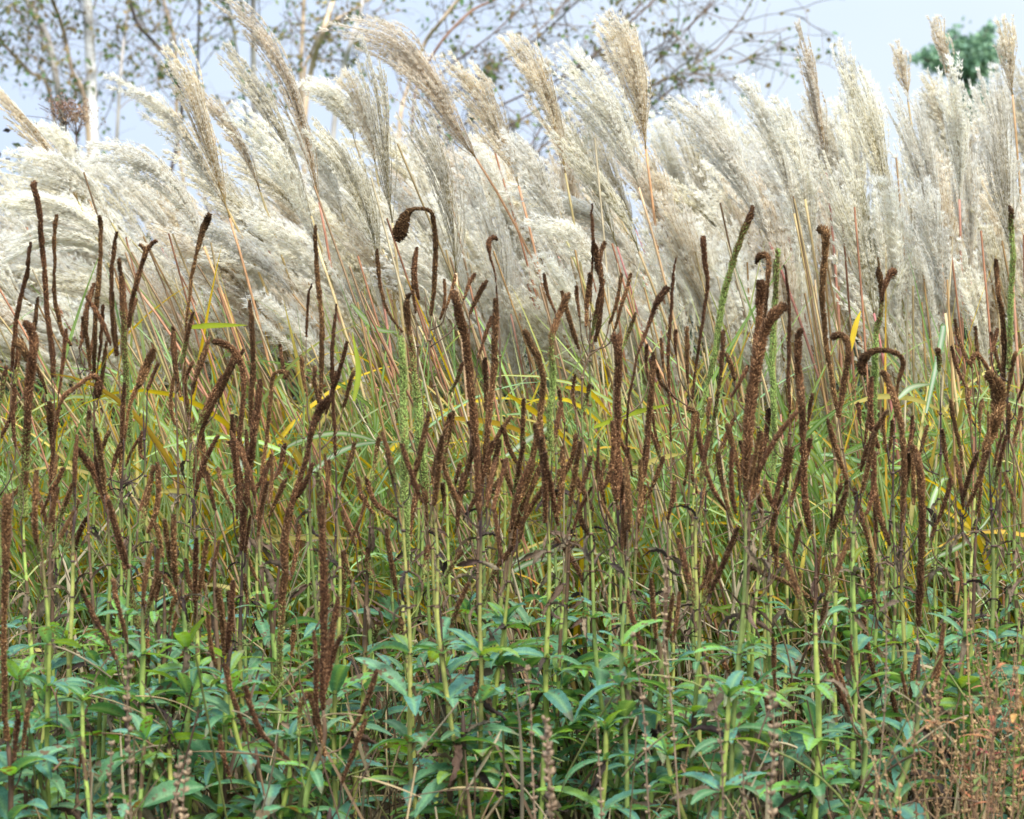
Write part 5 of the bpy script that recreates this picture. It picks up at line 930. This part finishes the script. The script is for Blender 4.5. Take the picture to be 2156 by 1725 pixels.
# ================================================================== birches
def birch(name, d, trunks, seed, label, leaf_n, twig_box, cat='birch tree', dens=1.0, flow=None, cols=None):
    """trunks: list of (trace top->bottom in picture units, width, colour)"""
    r = np.random.default_rng(seed)
    bx = np.mean([t[0][-1][0] for t in trunks]); g = W(bx, 700, d); org = np.array([g[0], d, 0])
    root = empty(name, org, cat, None, label)
    mt = MB(); mw = MB(); ml = MB(); starts = []
    for tr, wd, c in trunks:
        P = [W(x, y, d+.12*r.normal()) for x, y in tr]
        last = P[-1]; P.append(np.array([last[0]*.5+org[0]*.5, d, last[2]*.45])); P.append(np.array([org[0]+r.normal()*.08, d+r.normal()*.08, -.02]))
        P0 = np.array(P); up = P0[0]+(P0[0]-P0[1])*1.2; P = smooth(np.vstack([up, P0]), 40)
        rad = np.linspace(.8, 1.15, 40)*wd/2/ppm(d); c = np.array(c)
        cc = np.tile(c, (40, 1))*r.uniform(.75, 1.2, (40, 1)); dk = r.uniform(size=40) < .10*(c[0] > .4); cc[dk] *= .5
        mt.tube(P, rad, cc, 8)
        for k in range(int(12*dens)): starts.append((P[r.integers(0, 26)], unit(P[0]-P[8])))
    segs = []
    def grow(p, dr, L, rad, lev):
        n = 6; pts = [p]; q = p; dv = dr
        for i in range(n):
            dv = unit(dv+r.normal(size=3)*.17+np.array([0, 0, .03 if lev == 0 else -.05])); q = q+dv*L/n; pts.append(q)
        P = np.array(pts); x, y = PX(P[-1])
        if y > 520: return
        c = np.array([(.20, .15, .11), (.27, .19, .12), (.13, .11, .09)][r.integers(3)])
        mw.tube(P, np.linspace(rad, rad*.5, n+1), c, 4 if lev == 0 else 3, cap=False); segs.append(P)
        if lev < 3:
            for i in range(r.integers(2, 5)):
                a = r.integers(1, n); dv2 = unit(P[a+1]-P[a]+r.normal(size=3)*[.65, .5, .55])
                grow(P[a], dv2, L*r.uniform(.45, .7), rad*.55, lev+1)
    for p, dr in starts:
        s = r.choice([-1, 1]); dv = unit(dr*.8+np.array([s*r.uniform(.3, 1.1), r.normal()*.5, .3]))
        grow(p, dv, r.uniform(.4, .9), .006, 1)
    if flow:
        for (tr, wd) in flow:
            tr = list(tr)+[((tr[-1][0]+960)/2, max(tr[-1][1]+60, 360)), (870, 430)]
            P = smooth(np.array([W(x, y, d+.1*r.normal()) for x, y in tr]), 16)
            mw.tube(P, np.linspace(wd*.5, wd, 16)/2/ppm(d), np.array([(.22, .13, .08), (.12, .09, .08), (.30, .20, .12)][r.integers(3)]), 5); segs.append(P)
            for i in range(1, 15):
                for u in range(2):
                    if r.uniform() < (.8 if PX(P[i])[0] < 1480 else .2):
                        dv = unit((P[i-1]-P[i])*3+r.normal(size=3)*[.5, .5, .45]*np.linalg.norm(P[i]-P[i-1])*4)
                        grow(P[i], dv, r.uniform(.25, .7), .006, 2 if r.uniform() < .6 else 1)
    # leaves
    S = np.vstack(segs); idx = r.integers(0, len(S), leaf_n); X = S[idx]+r.normal(size=(leaf_n, 3))*.015
    cl = np.array(cols or [(.17, .25, .07), (.28, .20, .08), (.20, .24, .08), (.12, .22, .08), (.33, .27, .10)])
    D = unit(r.normal(size=(leaf_n, 3))*[.7, .7, .3]+[0, 0, -.7])*r.uniform(.035, .065, (leaf_n, 1)); Wv = unit(np.cross(D, r.normal(size=(leaf_n, 3))))*r.uniform(.012, .022, (leaf_n, 1))
    V = np.stack([X, X+D*.3+Wv, X+D*.7+Wv*.8, X+D, X+D*.7-Wv*.8, X+D*.3-Wv], 1).reshape(-1, 3); i = np.arange(leaf_n)[:, None]*6
    Q = (i[:, :, None]+np.array([[0, 1, 2, 5], [5, 2, 3, 4]])[None]).reshape(-1, 4)
    ml.add(V, np.repeat(cl[r.integers(0, len(cl), leaf_n)]*r.uniform(.7, 1.2, (leaf_n, 1)), 6, 0), Q)
    mt.obj('trunk', M_bark, root, org, True); mw.obj('twigs', M_bark, root, org); ml.obj('leaves', M_bleaf, root, org)
WH = (.80, .77, .73); TN = (.50, .37, .24); GY = (.50, .45, .40)
birch('birch_tree', 24, [([(183,0),(190,120),(195,250),(202,420)], 25, WH), ([(55,0),(98,75),(122,190),(142,330),(158,430)], 16, GY), ([(110,0),(132,60),(152,150),(182,240)], 10, TN),
  ([(270,15),(255,140),(246,290),(236,420)], 8, GY), ([(0,85),(60,150),(108,215)], 8, TN), ([(272,0),(292,55),(335,100),(362,150),(380,260)], 8, (.12, .09, .08))], 1,
  'white birch with several trunks at the upper left, few leaves left', 1400, None, dens=1.0)
birch('birch_tree', 25, [([(345,5),(368,90),(372,200),(378,330)], 8, TN), ([(420,0),(417,130),(420,280)], 6, (.14, .11, .10)), ([(533,20),(534,190),(536,330)], 13, GY), ([(640,0),(634,130),(626,280)], 9, TN),
  ([(480,0),(500,120),(520,300)], 6, GY)], 2, 'slimmer grey birch behind the tallest plume, right of the white birch', 750, None, dens=.8)
birch('birch_tree', 23, [([(702,0),(682,60),(655,150),(640,300)], 12, TN), ([(765,0),(742,80),(722,150),(700,300)], 11, GY), ([(745,20),(690,55),(655,110),(640,200)], 6, TN)], 3,
  'tan barked birch whose stems fan out left of the bushy arching plume', 450, None, dens=.75)
birch('birch_tree', 22, [([(965,0),(925,50),(895,90),(860,180),(840,300)], 9, TN), ([(1040,0),(985,30),(915,110),(870,230)], 6, (.30, .16, .09))], 4,
  'birch with long thin twigs trailing right over the middle of the sky', 1500, None, dens=.6,
  flow=[([(1180,-90),(1110,0),(1040,70),(960,130),(900,200)], 5), ([(1320,-80),(1220,0),(1120,90),(1010,160),(920,240)], 6), ([(1480,-100),(1400,-20),(1290,80),(1190,160),(1080,210),(950,280)], 6),
        ([(1560,-80),(1480,30),(1400,90),(1290,150),(1170,210),(1040,290)], 5), ([(1600,-30),(1560,40),(1500,110),(1400,170),(1300,210),(1180,280)], 5), ([(1700,40),(1640,28),(1560,50),(1480,110),(1420,150),(1300,230)], 3),
        ([(1685,110),(1640,90),(1560,90),(1480,140),(1400,200),(1330,260)], 3), ([(1690,118),(1630,115),(1550,135),(1470,150),(1380,200)], 2.5), ([(1420,-60),(1330,30),(1250,120),(1180,200)], 4), ([(1540,-60),(1450,60),(1360,150),(1280,220)], 4), ([(1250,-60),(1160,40),(1080,110),(1000,200)], 4)])

# ================================================================== shrubs and trees behind
def leafy(name, d, x0, x1, ytop, n, cols, label, cat, size=.05, seed=0, group=None, depth=1.2):
    r = np.random.default_rng(seed); p0 = W(x0, ytop, d); p1 = W(x1, ytop, d); cx = (p0[0]+p1[0])/2; H = p0[2]; rx = (p1[0]-p0[0])/2
    org = np.array([cx, d, 0]); root = empty(name, org, cat, group, label)
    mb = MB(); cen = []
    for k in range(int(9+rx*8)):
        a = r.uniform(-1, 1); z = H*(.15+.8*r.uniform()*math.sqrt(max(.05, 1-a*a*.75))); b = np.array([cx+a*rx*.85, d+r.uniform(-.5, .5)*depth, z])
        P = smooth(np.array([[cx+a*rx*.3, d, 0], (b+[cx, d, 0])/2+r.normal(size=3)*.1, b]), 8); mb.tube(P, np.linspace(.03, .006, 8)*(H/2), (.07, .05, .04), 5); cen.append(b)
        for u in range(4): 
            q = b+r.normal(size=3)*.25*[1, 1, .8]; mb.tube(np.array([b, (b+q)/2+r.normal(size=3)*.03, q]), .006, (.07, .05, .04), 3); cen.append(q)
    cen = np.array(cen); X = cen[r.integers(0, len(cen), n)]+r.normal(size=(n, 3))*[.2, .2, .16]; X[:, 2] = np.clip(X[:, 2], .05, H+.1*abs(r.normal()))
    D = unit(r.normal(size=(n, 3)))*size*r.uniform(.7, 1.3, (n, 1)); Wv = unit(np.cross(D, r.normal(size=(n, 3))))*size*.28
    ml = MB(); cl = np.array(cols); ml.slivers(X, D, Wv, cl[r.integers(0, len(cl), n)]*r.uniform(.6, 1.3, (n, 1)))
    mb.obj('branches', M_bark, root, org); ml.obj('foliage', M_shrub, root, org)
DG = [(.035, .06, .03), (.05, .08, .035), (.03, .045, .025)]
leafy('shrub', 13.5, -120, 75, 285, 2600, [(.06, .05, .035), (.04, .035, .03), (.05, .07, .03)], 'dark nearly bare shrub at the left edge under the birch', 'shrub', .05, 1)
leafy('shrub', 13.0, 60, 420, 520, 9000, DG, 'low dark green shrub behind the left hand plumes', 'shrub', .06, 2)
leafy('shrub', 14.5, 380, 900, 560, 9000, DG+[(.09, .12, .05)], 'low green shrub behind the plumes left of centre', 'shrub', .06, 3)
leafy('shrub', 14.5, 860, 1420, 585, 9000, DG+[(.10, .12, .05)], 'low green shrub behind the plumes right of centre', 'shrub', .06, 4)
leafy('shrub', 15, 1380, 1900, 560, 9000, DG+[(.06, .10, .08)], 'low bluish green shrub behind the right hand plumes', 'shrub', .06, 5)
leafy('shrub', 15, 1860, 2330, 575, 9000, DG, 'low dark shrub behind the far right plumes', 'shrub', .06, 6)
for k, (xx, lab) in enumerate([(138, 'brown dry flower head on a tall stem under the white birch trunks'), (160, 'smaller dry brown flower head just right of the other one by the birch')]):
    rr = np.random.default_rng(60+k); top = W(xx, 225+k*20, 12.5); org = np.array([top[0], 12.5, 0]); root = empty('dried_flower_stem', org, 'dry flower', 'dry flower heads by the birch', lab)
    mb = MB(); mb.tube(smooth(np.array([top-[0, 0, .05], [top[0]+.02, 12.5, .9], org]), 12), .004, (.10, .07, .05), 5); mb.obj('stem', M_stem, root, org)
    mb = MB(); X = top+rr.normal(size=(450, 3))*[.045, .045, .025]; D = unit(rr.normal(size=(450, 3)))*.012; mb.slivers(X, D, unit(np.cross(D, rr.normal(size=(450, 3))))*.004, np.array([.30, .19, .12])*rr.uniform(.6, 1.3, (450, 1)))
    for q in range(14): 
        e = top+rr.normal(size=3)*[.07, .07, .03]; mb.tube(np.array([top-[0, 0, .09], (top+e)/2-[0, 0, .03], e]), .0015, (.14, .09, .06), 3)
    mb.obj('flower_head', M_dry, root, org)

def far_tree(d, blobs, label, seed):
    r = np.random.default_rng(seed); c = W(2040, 600, d); org = np.array([c[0], d, 0]); root = empty('distant_tree', org, 'tree', None, label)
    mb = MB(); ml = MB(); top = W(2040, 120, d)
    mb.tube(smooth(np.array([top, (top+org)/2+[.1, 0, 0], org]), 12), np.linspace(.03, .12, 12), (.16, .14, .11), 8)
    for (x, y, sx, sy, n) in blobs:
        b = W(x, y, d); mb.tube(smooth(np.array([[top[0], d, min(top[2]-.4, b[2]-.5)], (top+b)/2-[0, 0, .2], b]), 8), np.linspace(.06, .015, 8), (.10, .08, .06), 5)
        X = b+r.normal(size=(n, 3))*[sx*.85/ppm(d), .4, sy*.85/ppm(d)]; D = unit(r.normal(size=(n, 3)))*.09; Wv = unit(np.cross(D, r.normal(size=(n, 3))))*.03
        ml.slivers(X, D, Wv, np.array([(.15, .26, .15), (.20, .32, .17), (.13, .22, .14)])[r.integers(0, 3, n)]*r.uniform(.7, 1.3, (n, 1)))
    mb.obj('trunk', M_bark, root, org, True); ml.obj('crown', M_shrub, root, org)
far_tree(40, [(2010,70,6,8,60),(2025,95,12,8,200),(2050,100,16,10,380),(2075,80,8,10,160),(2078,60,3,6,40),(2060,120,24,9,500),(2090,110,10,10,150),(1960,115,14,5,160),(1935,118,9,4,70),(2020,135,30,10,400),(1975,130,14,10,250),(2055,150,26,12,300),(2048,195,14,20,300),(2045,250,20,26,400)],
         'distant green tree behind the plumes near the top right corner', 9)
for k, (x0, x1, yt) in enumerate([(-400, 300, 560), (250, 950, 575), (900, 1600, 580), (1550, 2700, 570)]):
    leafy('hedge', 38, x0, x1, yt, 9000, [(.05, .08, .05), (.07, .10, .06)], ['far hedge behind the birches on the left', 'far hedge left of centre behind the grass', 'far hedge right of centre behind the grass', 'far hedge on the right behind the grass'][k], 'hedge', .16, 90+k, None, 2)

# ================================================================== labels that single things out
def sector(dx, dy):
    a = (math.degrees(math.atan2(-dy, dx))+360) % 360
    return ['right', 'upper right', 'top', 'upper left', 'left', 'lower left', 'bottom', 'lower right'][int((a+22.5)//45) % 8]
DIRW = {'right': 'right of', 'upper right': 'up and right of', 'top': 'above', 'upper left': 'up and left of', 'left': 'left of', 'lower left': 'down and left of', 'bottom': 'below', 'lower right': 'down and right of'}
ORD = ['nearest']+[w_+' nearest' for w_ in 'second third fourth fifth sixth seventh eighth ninth tenth eleventh twelfth thirteenth fourteenth fifteenth sixteenth seventeenth eighteenth nineteenth twentieth twenty-first twenty-second twenty-third twenty-fourth twenty-fifth'.split()]
def label_all(items, noun, marks):
    """unlabelled items get: <look> <ordinal> one <direction> <landmark>; counts run over all items"""
    tab = {}
    for mi, (mx_, my_, nm) in enumerate(marks):
        buck = {}
        for ii, it in enumerate(items):
            dx, dy = it['tip'][0]-mx_, it['tip'][1]-my_
            if abs(dx)+abs(dy) < 1: continue
            buck.setdefault(sector(dx, dy), []).append((math.hypot(dx, dy), ii))
        for s, l in buck.items():
            for k, (ds, ii) in enumerate(sorted(l)): tab.setdefault(ii, []).append((k*60+ds, k, s, nm))
    for ii, it in enumerate(items):
        if it.get('label'): it['root']['label'] = it['label']; continue
        c = sorted(tab[ii])[0]
        o_ = ORD[min(c[1], len(ORD)-1)]
        it['root']['label'] = '%s %s, %s %s %s' % (it['look'], noun, o_, DIRW[c[2]], c[3])
for s in stalks: s['look'] = '%s %s' % (s['words'][0], s['words'][1])
label_all(stalks, 'plume', [(s['tip'][0], s['tip'][1], s['short']) for s in stalks if s['short']])
pl = []
for p in plants:
    if p.tip is None: p.tip = PX(p.path[0])
    lo = getattr(p, 'leafonly', False)
    pl.append(dict(root=p.root, tip=p.tip, label=p.label, lo=lo, look='leafy green' if lo else ('brown' if p.nspk < 5 else 'bushy brown'), short=p.short))
    if lo: p.root['group'] = "leafy stems of culver's root without spikes"
mk = [(p['tip'][0], p['tip'][1], p['short']) for p in pl if p['short']]
label_all([p for p in pl if not p['lo']], 'seed plant', mk)
label_all([p for p in pl if p['lo']], 'stem', mk)
for s in seeds: s['look'] = 'tan beaded'
label_all(seeds, 'seed stalk', [(s['tip'][0], s['tip'][1], s['short']) for s in seeds if s['short']]+[(2064, 788, 'the fat twisted head'), (1930, 955, 'the long spike at lower right'), (1718, 1340, 'the round headed thick spike')])
print('objects', len(bpy.data.objects), 'plumes', len(stalks), 'plants', len(plants), 'seeds', len(seeds))
